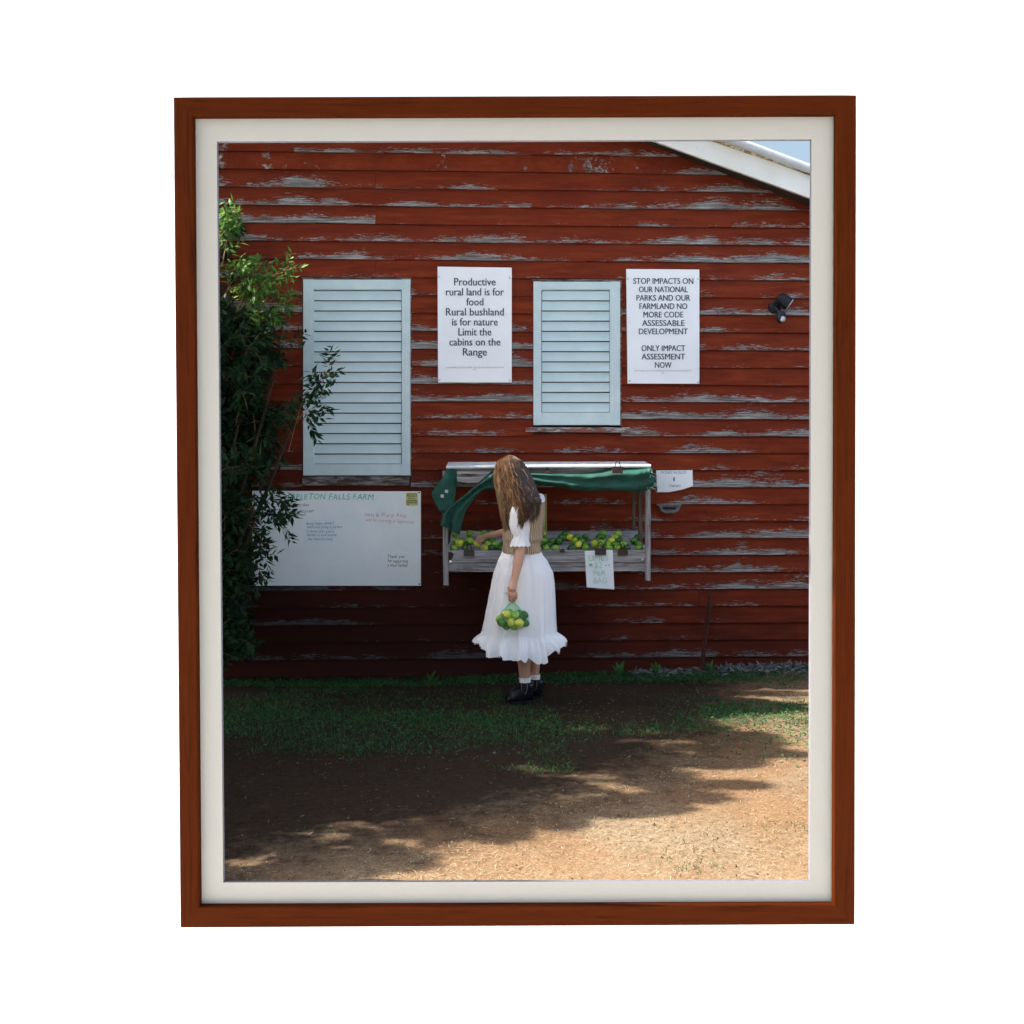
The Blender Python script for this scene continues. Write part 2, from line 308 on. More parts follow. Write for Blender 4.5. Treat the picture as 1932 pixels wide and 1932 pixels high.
# ------------------------------------------------------------------ lettering (all text turned into meshes in one pass)
_pending = {}; GL = {}
def need(s, off=0.0, lead=1.0): _pending[(s, off)] = None
SIGN1 = ['Productive', 'rural land is for', 'food', 'Rural bushland', 'is for nature', 'Limit the', 'cabins on the', 'Range']
SIGN2 = ['STOP IMPACTS ON', 'OUR NATIONAL', 'PARKS AND OUR', 'FARMLAND NO', 'MORE CODE', 'ASSESSABLE', 'DEVELOPMENT', None, 'ONLY IMPACT', 'ASSESSMENT', 'NOW']
FOOT = ['AUTHORISED BY BLACKALL RANGE LAND USE AND PLANNING ASSOCIATION', 'INC.']
for s in SIGN1: need(s, 0)
for s in SIGN2:
    if s: need(s, 0)
for s in FOOT: need(s)
for s in ['THIS BUSINESS', 'PROUDLY', 'EMPLOYS A', 'VOLUNTEER', 'FIREFIGHTER']: need(s, .025)
for s in ['LIMES', '$2', 'PER', 'BAG', 'MONEY IN SLOT', 'THANKS']: need(s, 0.0)
HAND = [  # text, left px, baseline px, x-height-ish size px, ink, tilt
    ('MAPLETON FALLS FARM', 536, 942, 15.5, 'green_ink', -.003), ('Stay up to date', 541, 955, 7.6, 'black_ink', 0), ('at', 541, 961, 6.5, 'black_ink', 0),
    ('MAPLETON FALLS FARM', 540, 967.5, 6.8, 'black_ink', .01), ('on facebook', 546, 973, 7, 'black_ink', 0),
    ("Being happy doesn't", 578, 990, 7.8, 'blue_ink', .01), ('mean everything is perfect', 579, 996.5, 7.6, 'blue_ink', 0), ("It means that you've", 579, 1004.5, 7.6, 'blue_ink', 0),
    ('decided to look beyond', 579, 1011.5, 7.6, 'blue_ink', 0), ('the imperfections', 581, 1019, 7.6, 'blue_ink', -.01),
    ('Hass & Wurtz Avos', 689, 974, 11.5, 'red_ink', -.03), ('will be starting in September', 690, 983.5, 9.5, 'red_ink', -.05),
    ('Thank you', 731, 1053, 9, 'black_ink', -.01), ('for supporting', 731, 1061, 9, 'black_ink', -.01), ('a local farmer', 731, 1069, 9, 'black_ink', -.01)]
for h in HAND:
    for ch in h[0]:
        if ch != ' ': need(ch, .0)
def run_text():
    tmp = []
    for k in _pending:
        cu = bpy.data.curves.new('txt', 'FONT'); cu.body = k[0]; cu.size = 1; cu.offset = k[1]; cu.resolution_u = 3; cu.align_x = 'LEFT'
        o = bpy.data.objects.new('txt', cu); COL.objects.link(o); tmp.append((k, o))
    dg = bpy.context.evaluated_depsgraph_get(); dg.update()
    for k, o in tmp:
        me = o.evaluated_get(dg).to_mesh(); GL[k] = ([v.co.copy() for v in me.vertices], [tuple(p.vertices) for p in me.polygons]); o.evaluated_get(dg).to_mesh_clear()
    for k, o in tmp: cu = o.data; bpy.data.objects.remove(o); bpy.data.curves.remove(cu)
run_text()
def put_text(mb, key, px, py, size, off, align='c', width=None, tilt=0.0, shear=0.0, plane=PW, m=0):
    """px,py: anchor (centre or left) of the baseline; size: font size in photo px; width: fit to this many px."""
    V, FC = GL[key]
    if not V: return 0
    x0 = min(v.x for v in V); x1 = max(v.x for v in V); sx = size if width is None else width / (x1 - x0)
    o = -(x0 + x1) / 2 if align == 'c' else -x0
    b = len(mb.v)
    for v in V:
        dx = (v.x + o) * sx + v.y * shear * size; mb.v.append(plane(px + dx, py - v.y * size + dx * -tilt, off))
    for f in FC: mb.face([b + i for i in f], None, m)
    return (x1 - x0) * sx

# ------------------------------------------------------------------ the picture frame on its white backdrop
WT = 3.45
def backdrop():
    a, b = -7.5, 7.5; hx0, hx1, hz0, hz1 = -1.17, 1.17, -.06, 2.79; ly = lambda z, d: 3.80 - .0157 * z + .031 + d
    for nm, mt, d0, d1 in (('backdrop_wall', 'backdrop', 0, .07), ('bounce_blocker', 'shadow_wood', .075, .085)):  # second layer is an unseen dark board added to stop bounce onto the barn
        mb = MB()
        for x0, x1, z0, z1 in ((a, hx0, -1.2, WT), (hx1, b, -1.2, WT), (hx0, hx1, hz1, WT), (hx0, hx1, -1.2, hz0)):
            mb.hexa([(x0, ly(z0, d0), z0), (x1, ly(z0, d0), z0), (x1, ly(z1, d0), z1), (x0, ly(z1, d0), z1)], [(x0, ly(z0, d1), z0), (x1, ly(z0, d1), z0), (x1, ly(z1, d1), z1), (x0, ly(z1, d1), z1)])
        tag(mb.build(nm, M[mt], at=(0, 3.9, -1.2)), kind='structure')
    mb = MB(); mb.box(-9, 9, -9, 3.83, -1.3, -1.2); tag(mb.build('bounce_floor', M['bounce_floor'], at=(0, 0, -1.2)), kind='structure')  # unseen pale surface added to bounce sunlight onto the backdrop and frame
backdrop()
OUT = [(327, 183), (1616, 179), (1613, 1745), (340, 1751)]; INN = [(364, 219), (1577, 215), (1573, 1707), (376, 1711)]; OPN = [(412, 270), (1528, 266), (1525, 1659), (424, 1662)]
fr = empty('picture_frame', PF(976, 1748, 0), 'reddish brown wooden picture frame with a wide ivory mat on the white backdrop', 'picture frame')
for k in range(4):
    a, b = OUT[k], OUT[(k + 1) % 4]; c, d = INN[(k + 1) % 4], INN[k]
    mb = MB()
    def ring(p, q): return [PF(*p, -.03), PF(*p, .024)], [PF(*q, .03), PF(*q, -.03)]
    secs = []
    for p, q in ((a, d), (b, c)):
        e = .05; pi = (p[0] + (q[0] - p[0]) * e, p[1] + (q[1] - p[1]) * e); qo = (q[0] + (p[0] - q[0]) * e, q[1] + (p[1] - q[1]) * e)
        f = PF(*p, .03); bk = Vector((f.x, PF(*p, -.03).y, f.z)); g = PF(*q, .03); gb = Vector((g.x, PF(*q, -.028).y, g.z))
        fs = Vector((f.x, PF(*p, .026).y, f.z)); gs = Vector((g.x, PF(*q, .026).y, g.z))
        secs.append([bk, fs, PF(*pi, .03), PF(*qo, .03), gs, gb])
    mb.loft(secs, uv=False)
    mb.build('frame_rail', M['rail_h'] if k in (0, 2) else M['rail_v'], fr)
mb = MB()
G = 3.0
opf = [(412 - G, 270 - G), (1528 + G, 266 - G), (1525 + G, 1659 + G), (424 - G, 1662 + G)]; inn2 = [(362, 217), (1580, 213), (1576, 1710), (374, 1714)]
for k in range(4):
    k2 = (k + 1) % 4; mb.poly([PF(*inn2[k], 0), PF(*inn2[k2], 0), PF(*opf[k2], 0), PF(*opf[k], 0)])
    mb.poly([PF(*inn2[k], -.012), PF(*OPN[k], -.012), PF(*OPN[k2], -.012), PF(*inn2[k2], -.012)])
mb.build('mat_board', M['mat'], fr)
mb = MB()
for k in range(4): k2 = (k + 1) % 4; mb.poly([PF(*opf[k], 0), PF(*opf[k2], 0), PF(*OPN[k2], -.012), PF(*OPN[k], -.012)])
mb.build('mat_bevel', M['bevel'], fr)
mb = MB(); mb.poly([PF(1570, 216, .004), PF(1580, 214, .004), PF(1577, 1710, .004), PF(1566.5, 1708, .004)]); mb.poly([PF(1570, 216, .0005), PF(1570, 216, .004), PF(1566.5, 1708, .004), PF(1566.5, 1708, .0005)])
mb.build('spacer', M['spacer'], fr)

# ------------------------------------------------------------------ sky and ground of the pictured place
mb = MB(); arc = []
for k in range(25):
    an = R(20 + 140 * k / 24); arc.append((45 * math.cos(an), 45 * math.sin(an)))
rows = [[Vector((x, y, z)) for x, y in arc] for z in (-2, 6, 14, 24, 36)]
mb.loft(rows, closed=False, caps=False, uv=False); tag(mb.build('sky', M['sky'], at=(0, 0, 0)), kind='structure')
xs = np.concatenate([np.arange(-6.5, -2.6, .12), np.arange(-2.6, 3.4, .03)]); ys = np.arange(3.835, 8.75, .03)
V = [(x, y, gz(x, y)) for y in ys for x in xs]; nx = len(xs)
ii, jj = np.meshgrid(np.arange(nx - 1), np.arange(len(ys) - 1)); a = (jj * nx + ii).ravel()
ok = ~((ys[jj.ravel()] < 4.0) & (np.abs(xs[ii.ravel()] + .015) > 1.15)); a = a[ok]
FN = np.stack([a, a + 1, a + 1 + nx, a + nx], 1)
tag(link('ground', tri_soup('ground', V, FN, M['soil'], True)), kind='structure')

# ------------------------------------------------------------------ barn
W1 = (572, 527, 774, 897); W2 = (1006.5, 531, 1170, 802)
def wx(px): return PW(px, CY).x
def wz(px, py): return PW(px, py).z
barn = empty('barn', (0, wally(0) + .1, 0), 'weathered red weatherboard barn with two pale blue louvred windows behind the stall', 'barn')
zl = [2.21 - .131 * k for k in range(17, 0, -1)] + [2.21 + .1355 * k for k in range(0, 19)]
RX, RZ = -.65, 4.86                                 # ridge of the gable
e1, e2 = P(1243, 270, 7.86), P(1522, 374, 7.86); SL = (e2.z - e1.z) / (e2.x - e1.x)
def eave(x):                                       # underside line of the roof over the wall
    zr = e1.z + (x - e1.x) * SL
    zl_ = e1.z + (RX - e1.x) * SL + (x - RX) * (-SL)
    return min(zr, zl_) if x < RX else zr
joints = [(556, 275), (709, 340), (709, 403), (861, 440), (562, 470), (709, 505), (711, 1160), (560, 1195), (1318, 1128), (1080, 1253), (1250, 300), (1105, 1220), (470, 1210)]
HXL, HXR = -3.3, 3.5
wins = [(wx(W1[0]), wx(W1[2]), wz(673, W1[3] + 8), wz(673, W1[1])), (wx(W2[0]), wx(W2[2]), wz(1088, W2[3] + 3), wz(1088, W2[1]))]
for k in range(len(zl) - 1):
    z0, z1 = zl[k], zl[k + 1]; h = z1 - z0
    top = z1 + .018
    cuts = [HXL, HXR]
    for jx, jy in joints:
        z = wz(jx, jy)
        if z0 <= z < z1: cuts.append(wx(jx))
    segs = []
    cuts = sorted(cuts)
    for a, b in zip(cuts, cuts[1:]):
        parts = [(a, b)]
        for (wa, wb, wz0, wz1) in wins:
            if z0 < wz1 - .02 and z1 > wz0 + .02:
                np_ = []
                for (c, d) in parts:
                    if d <= wa or c >= wb: np_.append((c, d))
                    else:
                        if c < wa: np_.append((c, wa - .003))
                        if d > wb: np_.append((wb + .006, d))
                parts = np_
        segs += parts
    for (a, b) in segs:
        # trim under the roof slope
        lim = z1
        while b > a and eave(b) + .10 < z0: b -= .02
        while a < b and eave(a) + .10 < z0: a += .02
        if b - a < .03: continue
        mb = MB(); n = max(1, min(14, int((b - a) / .22))); rings = []
        ph = random.uniform(0, 50); tw = random.uniform(-.0015, .0015)
        for i in range(n + 1):
            x = a + .0012 + (b - a - .0024) * i / n; dz = .0022 * nz(x * 2.3, ph) + tw; pr = .026 + .004 * nz(x * 1.3, ph + 9); zt = max(z0 + .012, min(top, eave(x) + .12))
            y = wally(x)
            rings.append([Vector((x, y - pr, z0 + dz)), Vector((x, y - .003, zt)), Vector((x, y + .004, zt)), Vector((x, y - pr + .018, z0 + dz))])
        bse = len(mb.v)
        for r in rings: mb.v += r
        vt = (rings[0][1].z - z0) / h
        for i in range(n):
            p, q = bse + 4 * i, bse + 4 * i + 4; x0_, x1_ = rings[i][0].x, rings[i + 1][0].x
            mb.face((p, q, q + 1, p + 1), ((x0_, 0), (x1_, 0), (x1_, vt), (x0_, vt)))
            mb.face((p + 3, q + 3, q, p), ((x0_, 0),) * 4); mb.face((p + 1, q + 1, q + 2, p + 2), ((x0_, 1),) * 4); mb.face((p + 2, q + 2, q + 3, p + 3), ((x0_, .5),) * 4)
        mb.face((bse, bse + 1, bse + 2, bse + 3), ((0, 0),) * 4); e = bse + 4 * n; mb.face((e + 3, e + 2, e + 1, e), ((0, 0),) * 4)
        mb.build('weatherboard', M['barn'], barn)
mb = MB(); pts = [(HXL, -.02), (HXR, -.02), (HXR, eave(HXR)), (RX, eave(RX)), (HXL, eave(HXL))]
mb.slab([Vector((x, wally(x) + .012, z)) for x, z in pts], .10); mb.build('wall', M['shadow_wood'], barn)
# stumps and dark void under the floor
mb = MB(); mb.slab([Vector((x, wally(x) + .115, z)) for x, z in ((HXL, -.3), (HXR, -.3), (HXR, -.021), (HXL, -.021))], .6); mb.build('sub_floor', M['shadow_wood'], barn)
# roof: barge board, rusty edge, rolled cap, soffit
YB = 7.86
def strip(name, lo, hi, y0, y1, mat):              # lo/hi: (px,py) pairs giving the lower and upper line of the right slope
    mb = MB(); a0, a1 = P(*lo[0], YB), P(*lo[1], YB); b0, b1 = P(*hi[0], YB), P(*hi[1], YB)
    sl = (a1.z - a0.z) / (a1.x - a0.x); sh = (b1.z - b0.z) / (b1.x - b0.x)
    f = lambda x: a0.z + (x - a0.x) * sl; g = lambda x: b0.z + (x - b0.x) * sl
    X = HXR + .3
    for (x0, x1, ff, gg) in ((RX, X, f, g), (HXL, RX, lambda x: f(2 * RX - x), lambda x: g(2 * RX - x))):
        mb.hexa([(x0, y0, ff(x0)), (x1, y0, ff(x1)), (x1, y0, gg(x1)), (x0, y0, gg(x0))], [(x0, y1, ff(x0)), (x1, y1, ff(x1)), (x1, y1, gg(x1)), (x0, y1, gg(x0))])
    return mb.build(name, mat, barn)
strip('bargeboard', ((1245, 270), (1524, 372)), ((1358, 269), (1525, 328)), YB, YB + .028, M['barge'])
strip('roof_edge', ((1352, 270), (1525, 328)), ((1369, 269), (1525, 322)), YB - .014, YB + .05, M['rust_edge'])
mb = MB()
for sgn in (1, -1):
    c0 = P(1392, 268, YB - .03); s_ = SL
    pts = []
    for i in range(40):
        x = RX + sgn * (i / 39) * (HXR + .3 - RX); xr = x if sgn > 0 else 2 * RX - x; pts.append(Vector((x, YB - .03, c0.z + (xr - c0.x) * s_ + .002 * nz(xr * 9))))
    mb.tube(pts, .034, 10)
mb.build('ridge_cap', M['cap'], barn, smooth=True)
mb = MB(); q0 = P(1245, 270, YB)
for (x0, x1) in ((RX, HXR + .3), (HXL, RX)):
    zf = lambda x: q0.z + ((x if x >= RX else 2 * RX - x) - q0.x) * SL
    mb.hexa([(x0, YB + .03, zf(x0) + .02), (x1, YB + .03, zf(x1) + .02), (x1, YB + .03, zf(x1) + .16), (x0, YB + .03, zf(x0) + .16)],
            [(x0, 8.8, zf(x0) + .02), (x1, 8.8, zf(x1) + .02), (x1, 8.8, zf(x1) + .16), (x0, 8.8, zf(x0) + .16)])
mb.build('roof', M['shadow_wood'], barn)
for i in range(0):                                 # batten ends under the overhang
    x = .9 + i * .42; z = q0.z + (x - q0.x) * SL; mb = MB()
    mb.box(x, x + .05, YB + .03, 7.98, z - .035, z + .012); mb.build('rafter_end', M['barn'], barn)
def window(W, ix0, ix1, sy0, step, n, label):
    x0, y0, x1, y1 = W; mb = MB(); iy1 = sy0 + step * n; d = .032
    A = lambda px, py, off=d: PW(px, py, off)
    def bar(a, b, c, e, off=d, th=.03):
        mb.slab([A(a, e, off), A(c, e, off), A(c, b, off), A(a, b, off)], th)
    bar(x0, y0, ix0, y1); bar(ix1, y0, x1, y1); bar(ix0 + .15, y0 + .5, ix1 - .15, sy0 - 2.5, d - .003); bar(ix0 + .15, iy1, ix1 - .15, y1 - .3, d - .003); bar(ix0 + .2, sy0 - 2.4, ix1 - .2, sy0 - .8, d - .01)
    win = mb.build('window', M['shutter_edge'], barn); tag(win, label)
    for i in range(n):
        ya, yb = sy0 + step * i, sy0 + step * (i + 1)
        mb = MB(); t0 = PW(ix0 + 1, yb - 1.1, .022); t1 = PW(ix1 - 1, yb - 1.1, .022); u1 = PW(ix1 - 1, ya + 1.3, .004); u0 = PW(ix0 + 1, ya + 1.3, .004)
        q = [t0, t1, u1, u0]; mb.hexa(q, [v + Vector((0, .006, -.002)) for v in q]); mb.build('slat', M['shutter'], win)
    mb = MB(); mb.slab([A(ix0 - 2, iy1 + 3, 0.0), A(ix1 + 2, iy1 + 3, 0.0), A(ix1 + 2, sy0 - 3, 0.0), A(ix0 - 2, sy0 - 3, -.008)], .004); mb.build('dark_pane', M['shadow_wood'], win)
    for sx, sy in ((x0 + 5, y0 + 4), (x1 - 5, y0 + 4), (x0 + 5, y1 - 5), (x1 - 5, y1 - 5), (x0 + 4, (y0 + y1) / 2), (x1 - 4, (y0 + y1) / 2)):
        mb = MB(); c = A(sx, sy, d); mb.tube([c + Vector((0, .002, 0)), c + Vector((0, -.003, 0))], .0045, 8); mb.build('screw', M['steel'], win)
    return win
w1 = window(W1, 591.5, 758, 547.8, 19.28, 17, 'tall pale blue louvred window shutter at the left')
w2 = window(W2, 1021.5, 1151, 548, 19.2, 12, 'shorter pale blue louvred window shutter between the two signs')
mb = MB(); mb.slab([PW(570, 916, .045), PW(772, 916, .045), PW(772, 899, .045), PW(570, 899, .045)], .06); mb.build('sill', M['dark_sill'], w1)
mb = MB(); mb.slab([PW(991.5, 814.5, .05), PW(1188.6, 816, .05), PW(1188.6, 806.5, .05), PW(991.5, 806.5, .05)], .06); mb.build('sill', M['sill'], w2)
for W in (W1, W2):                                 # reveal lining, set back from the boards
    mb = MB(); mb.slab([PW(W[2] - 1, W[3] + 1, .014), PW(W[2] + 3, W[3] + 1, .014), PW(W[2] + 3, W[1] - 3, .014), PW(W[2] - 1, W[1] - 3, .014)], .02)
    mb.slab([PW(W[0] - 2, W[1] - .6, .020), PW(W[2] + 2.5, W[1] - .6, .020), PW(W[2] + 2.5, W[1] - 4, .020), PW(W[0] - 2, W[1] - 4, .020)], .03); mb.build('casing', M['dark_sill'], w1 if W is W1 else w2)

# ------------------------------------------------------------------ signs and boards
def panel(name, c, off, th, mat, label, cat, bow=0.0, group=None, nseg=1):
    """c: 4 photo corners TL TR BR BL"""
    base = PW((c[2][0] + c[3][0]) / 2, c[3][1], off); root = empty(name, base, label, cat, group); mb = MB(); tl, tr, br, bl = c; n = 12 if bow else 1
    rows = []
    for i in range(n + 1):
        t_ = i / n; a = PW(tl[0] + (bl[0] - tl[0]) * t_, tl[1] + (bl[1] - tl[1]) * t_, off); b = PW(tr[0] + (br[0] - tr[0]) * t_, tr[1] + (br[1] - tr[1]) * t_, off)
        o = Vector((0, -bow * math.sin(math.pi * t_) , 0)); rows.append([a + o, b + o, b + o + Vector((0, th, 0)), a + o + Vector((0, th, 0))])
    mb.loft(rows, uv=False); mb.build('panel', mat, root); return root
def screws(root, pts, off, mat=None, r=.009):
    for px, py in pts:
        mb = MB(); c = PW(px, py, off); mb.tube([c + Vector((0, .002, 0)), c + Vector((0, -.004, 0)), c + Vector((0, -.006, 0))], [r, r, r * .5], 10); mb.build('screw', mat or M['steel'], root)
s1 = panel('protest_sign', [(825.5, 503), (965.5, 505), (965.5, 721.5), (826.5, 721.5)], .050, .006, M['sign'], 'white sign about productive rural land for food, left of the smaller window', 'sign')
mb = MB(); wd = {'Productive': 78, 'rural land is for': 109, 'food': 32, 'Rural bushland': 109, 'is for nature': 86, 'Limit the': 62, 'cabins on the': 96, 'Range': 45}
for i, s in enumerate(SIGN1):
    for dx_, dz_ in ((-.28, 0), (.28, .0006)): put_text(mb, (s, 0), 896 + dx_, 538.5 + i * 18.9, 20.5, .053 + dz_, width=wd[s])
mb.build('lettering', M['navy'], s1); mb = MB()
put_text(mb, (FOOT[0], 0.0), 896, 694.5, 3.4, .053, width=108); put_text(mb, (FOOT[1], 0.0), 896, 698.5, 3.4, .053); mb.build('small_print', M['tiny'], s1)
screws(s1, [(829, 522.5), (962, 524), (829, 717), (962, 717.5)], .050)
s2 = panel('protest_sign', [(1181.5, 507.5), (1319.5, 508.5), (1319.5, 724), (1184, 723.5)], .050, .006, M['sign'], 'white sign in capital letters asking to stop impacts on national parks and farmland', 'sign')
mb = MB(); wd2 = [113, 92, 101, 90, 75, 80, 92, 0, 82, 82, 31]
for i, s in enumerate(SIGN2):
    if s:
        for dx_, dz_ in ((-.25, 0), (.25, .0006)): put_text(mb, (s, 0), 1251.5 + dx_, 535.5 + i * 15.85, 15.8, .053 + dz_, width=wd2[i])
mb.build('lettering', M['navy'], s2); mb = MB()
put_text(mb, (FOOT[0], 0.0), 1251, 700.5, 3.2, .053, width=108); put_text(mb, (FOOT[1], 0.0), 1251, 704.8, 3.2, .053); mb.build('small_print', M['tiny'], s2)
screws(s2, [(1184.5, 526), (1317, 526), (1188, 718.5), (1317, 721)], .050)
wb = panel('whiteboard', [(476, 926), (794, 927), (794, 1105), (476, 1105)], .040, .008, M['wboard'], 'large whiteboard with green farm heading and handwritten notes under the tall window', 'whiteboard')
inks = {}
for (s, px, py, sz, ink, tilt) in HAND:
    mb = inks.setdefault(ink, MB()); x = px
    tw = {'MAPLETON FALLS FARM': 169 if sz > 10 else 51, 'Stay up to date': 42, 'at': 6, 'on facebook': 31, "Being happy doesn't": 53, 'mean everything is perfect': 67, "It means that you've": 52, 'decided to look beyond': 56, 'the imperfections': 47, 'Hass & Wurtz Avos': 78, 'will be starting in September': 94, 'Thank you': 32, 'for supporting': 39, 'a local farmer': 39}[s]
    nat = sum(.35 if ch == ' ' else max(v.x for v in GL[(ch, .0)][0]) - min(v.x for v in GL[(ch, .0)][0]) + .10 for ch in s); k = tw / nat
    for ch in s:
        if ch == ' ': x += .35 * k; continue
        V_ = GL[(ch, .0)][0]; wd_ = (max(v.x for v in V_) - min(v.x for v in V_)) * k
        put_text(mb, (ch, .0), x, py + random.uniform(-.4, .4) * sz / 8 - (x - px) * tilt, sz * random.uniform(.88, 1.06), .043, 'l', width=wd_ * random.uniform(.92, 1.05), shear=.16 + random.uniform(-.08, .08)); x += wd_ + .10 * k
for ink, mb in inks.items(): mb.build('handwriting', M[ink], wb)
mb = MB()                                           # smiling lime doodle
def stroke(pts, r=.0016): mb.tube([PW(a, b, .043) for a, b in pts], r, 5)
stroke([(514 + 6.5 * math.cos(a), 979 + 8.5 * math.sin(a)) for a in np.linspace(0, 6.283, 18)]); stroke([(510, 982), (513, 985), (518, 981)]); stroke([(512, 975), (512, 977)]); stroke([(516, 974), (516, 976)])
stroke([(520, 975), (528, 972), (529, 966)]); stroke([(526, 963), (529, 967), (532, 964)]); stroke([(511, 988), (510, 1000), (505, 1004)]); stroke([(517, 988), (519, 998), (527, 1000)]); stroke([(508, 973), (502, 969)])
mb.build('doodle', M['green_ink'], wb)
mb = MB(); mb.slab([PW(766, 954, .043), PW(788, 954, .043), PW(788, 929.5, .043), PW(766, 929.5, .043)], .002); st_ = mb.build('sticker', M['yellow'], wb); mb = MB()
for s, y_, wd_, sz in (('THIS BUSINESS', 932.8, 20, 3.0), ('PROUDLY', 937.3, 20, 4.6), ('EMPLOYS A', 941.2, 13, 2.8), ('VOLUNTEER', 945.8, 21, 3.9), ('FIREFIGHTER', 949.8, 21, 3.6)): put_text(mb, (s, .025), 777, y_, sz, .0455, width=wd_)
mb.poly([PW(768, 953, .0455), PW(772, 953, .0455), PW(770, 950.8, .0455)]); mb.build('lettering', M['black_ink'], st_)
screws(wb, [(791, 929.5), (791, 1102), (479, 1102.5)], .040, M['black'], .006)
# money sign, torn at its lower edge
c = [(1238, 887.5), (1306.5, 887), (1307.5, 917), (1288, 923.5), (1262, 928.5), (1240.5, 928.5)]
b0 = PW(1272, 928, .035); ms = empty('money_sign', b0, 'small torn white sign saying money in slot beside the stall', 'sign')
mb = MB(); mb.slab([PW(x, y, .033) for x, y in c[::-1]], .003); mb.build('panel', M['paper'], ms); mb = MB()
put_text(mb, ('MONEY IN SLOT', 0.0), 1271, 894, 7.6, .0355, width=49); put_text(mb, ('THANKS', 0.0), 1273, 919, 7.2, .0355, width=22); mb.build('lettering', M['tiny'], ms)
mb = MB(); mb.slab([PW(x, y, .0355) for x, y in ((1271.7, 909.5), (1269.2, 904), (1270.6, 904), (1269.6, 900.5), (1273.8, 900.5), (1272.8, 904), (1274.2, 904))], .001); mb.build('arrow', M['blue_ink'], ms)
# money slot
sl_ = empty('money_slot', PW(1263, 968, .03), 'small cast metal coin slot with a curved lip below the money sign', 'coin slot')
mb = MB(); mb.slab([PW(x, y, .036) for x, y in ((1242, 953), (1285, 952), (1283, 959), (1279, 966), (1270, 968.5), (1256, 968.5), (1247, 964))][::-1], .02); mb.build('plate', M['bronze'], sl_)
mb = MB(); mb.tube([PW(1244, 955, .045), PW(1248, 962, .056), PW(1256, 966.5, .062), (PW(1270, 966.5, .062)), PW(1279, 962, .056), PW(1283, 954.5, .045)], .006, 6); mb.build('lip', M['bronze'], sl_)
mb = MB(); mb.slab([PW(1251, 961.5, .038), PW(1275, 961.5, .038), PW(1275, 956.5, .038), PW(1251, 956.5, .038)], .002); mb.build('opening', M['shadow_wood'], sl_)
mb = MB(); mb.slab([PW(1240, 954, .050), PW(1287, 953, .050), PW(1287, 950, .050), PW(1240, 951, .050)], .03); mb.build('rim', M['bronze'], sl_)
# flood light with sensor
fl = empty('flood_light', PW(1462, 590, .0), 'black outdoor flood light with a round sensor at the upper right of the wall', 'wall lamp')
def ball(c, r, seg=14, sc=(1, 1, 1)):
    mb_ = MB(); rings = []
    for i in range(seg // 2 + 1):
        th = math.pi * (i + .02) / (seg // 2 + .04); rings.append([Vector(c) + Vector((r * sc[0] * math.sin(th) * math.cos(2 * math.pi * q / seg), r * sc[1] * math.sin(th) * math.sin(2 * math.pi * q / seg), r * sc[2] * math.cos(th))) for q in range(seg)])
    mb_.loft(rings); return mb_
c = PW(1463, 579, .06); mb = MB(); mb.tube([c + Vector((0, .06, 0)), c + Vector((0, .0, 0)), c + Vector((0, -.012, 0))], [.048, .045, .03], 18); mb.build('base', M['black'], fl, smooth=False)
ax = (PW(1489, 573, .13) - PW(1471, 561, .12)); a0 = PW(1471, 562, .12)
mb = MB(); mb.tube([a0 - ax * .2, a0, a0 + ax * .6, a0 + ax], [.02, .044, .050, .050], 14); hd = mb.build('lamp_head', M['black'], fl)
mb = MB(); mb.tube([a0 + ax * 1.0, a0 + ax * 1.08], [.048, .046], 14); mb.build('lens', M['lens'], hd)
mb = MB(); mb.tube([c, PW(1470, 570, .10), a0], .013, 8); mb.tube([c, PW(1469, 588, .10), PW(1472, 596, .11)], .012, 8); mb.build('bracket', M['black'], fl)
a1 = PW(1472, 600, .11); mb = MB(); mb.tube([a1 + Vector((0, 0, .035)), a1 + Vector((0, -.01, .03)), a1 + Vector((0, -.03, -.02)), a1 + Vector((.004, -.035, -.035))], [.02, .038, .036, .022], 14); sn = mb.build('sensor', M['black'], fl)
mb = ball(a1 + Vector((.005, -.045, -.015)), .024); mb.build('sensor_lens', M['lens'], sn, smooth=True)

# ------------------------------------------------------------------ produce stall
YS = 7.56
ps = empty('produce_stall', P(1030, 1096, YS), 'grey weathered timber honesty stall fixed to the barn wall, holding limes', 'stall')
def plank(name, pts, th, mat, Y=YS, label=None):   # pts: photo outline, clockwise from TL
    mb_ = MB(); mb_.slab([P(x, y, Y) for x, y in pts[::-1]], th); o = mb_.build(name, mat, ps); 
    if label: o['label'] = label
    return o
plank('front_board', [(844, 1038.5), (1221, 1037.5), (1221, 1060.5), (846, 1061.5)], .024, M['grey_wood'], YS)
plank('front_board', [(846, 1062.5), (1221, 1061.5), (1219, 1077), (900, 1079), (846, 1078)], .022, M['grey_wood'], YS + .006)
plank('top_board', [(843, 888), (926, 888.5), (925, 910), (880, 910.5), (843, 905)], .024, M['grey_wood'], YS - .028)
plank('top_rail', [(843, 883), (1226, 880.5), (1226, 893), (843, 895)], .03, M['grey_wood'], YS + .002)
for (px0, px1, y0, y1, Y, slant) in ((836, 846, 888, 1104, YS - .03, 2), (845.5, 850, 900, 1080, 7.93, 0), (1218, 1227.5, 884, 1095, YS - .03, 0), (1205, 1212, 900, 1084, YS + .15, 0), (1193, 1199, 900, 1060, 7.93, 0)):
    mb = MB(); mb.slab([P(px0, y1, Y), P(px1, y1 + 1, Y), P(px1 - slant, y0, Y), P(px0 - slant * .5, y0, Y)], .035); mb.build('post', M['grey_post'] if Y < YS else M['brown_post'], ps)
mb = MB(); A_, B_, C_, D_ = P(842, 881, YS - .05), P(1228, 878.5, YS - .05), P(1216, 872, 7.98), P(846, 873, 7.98)
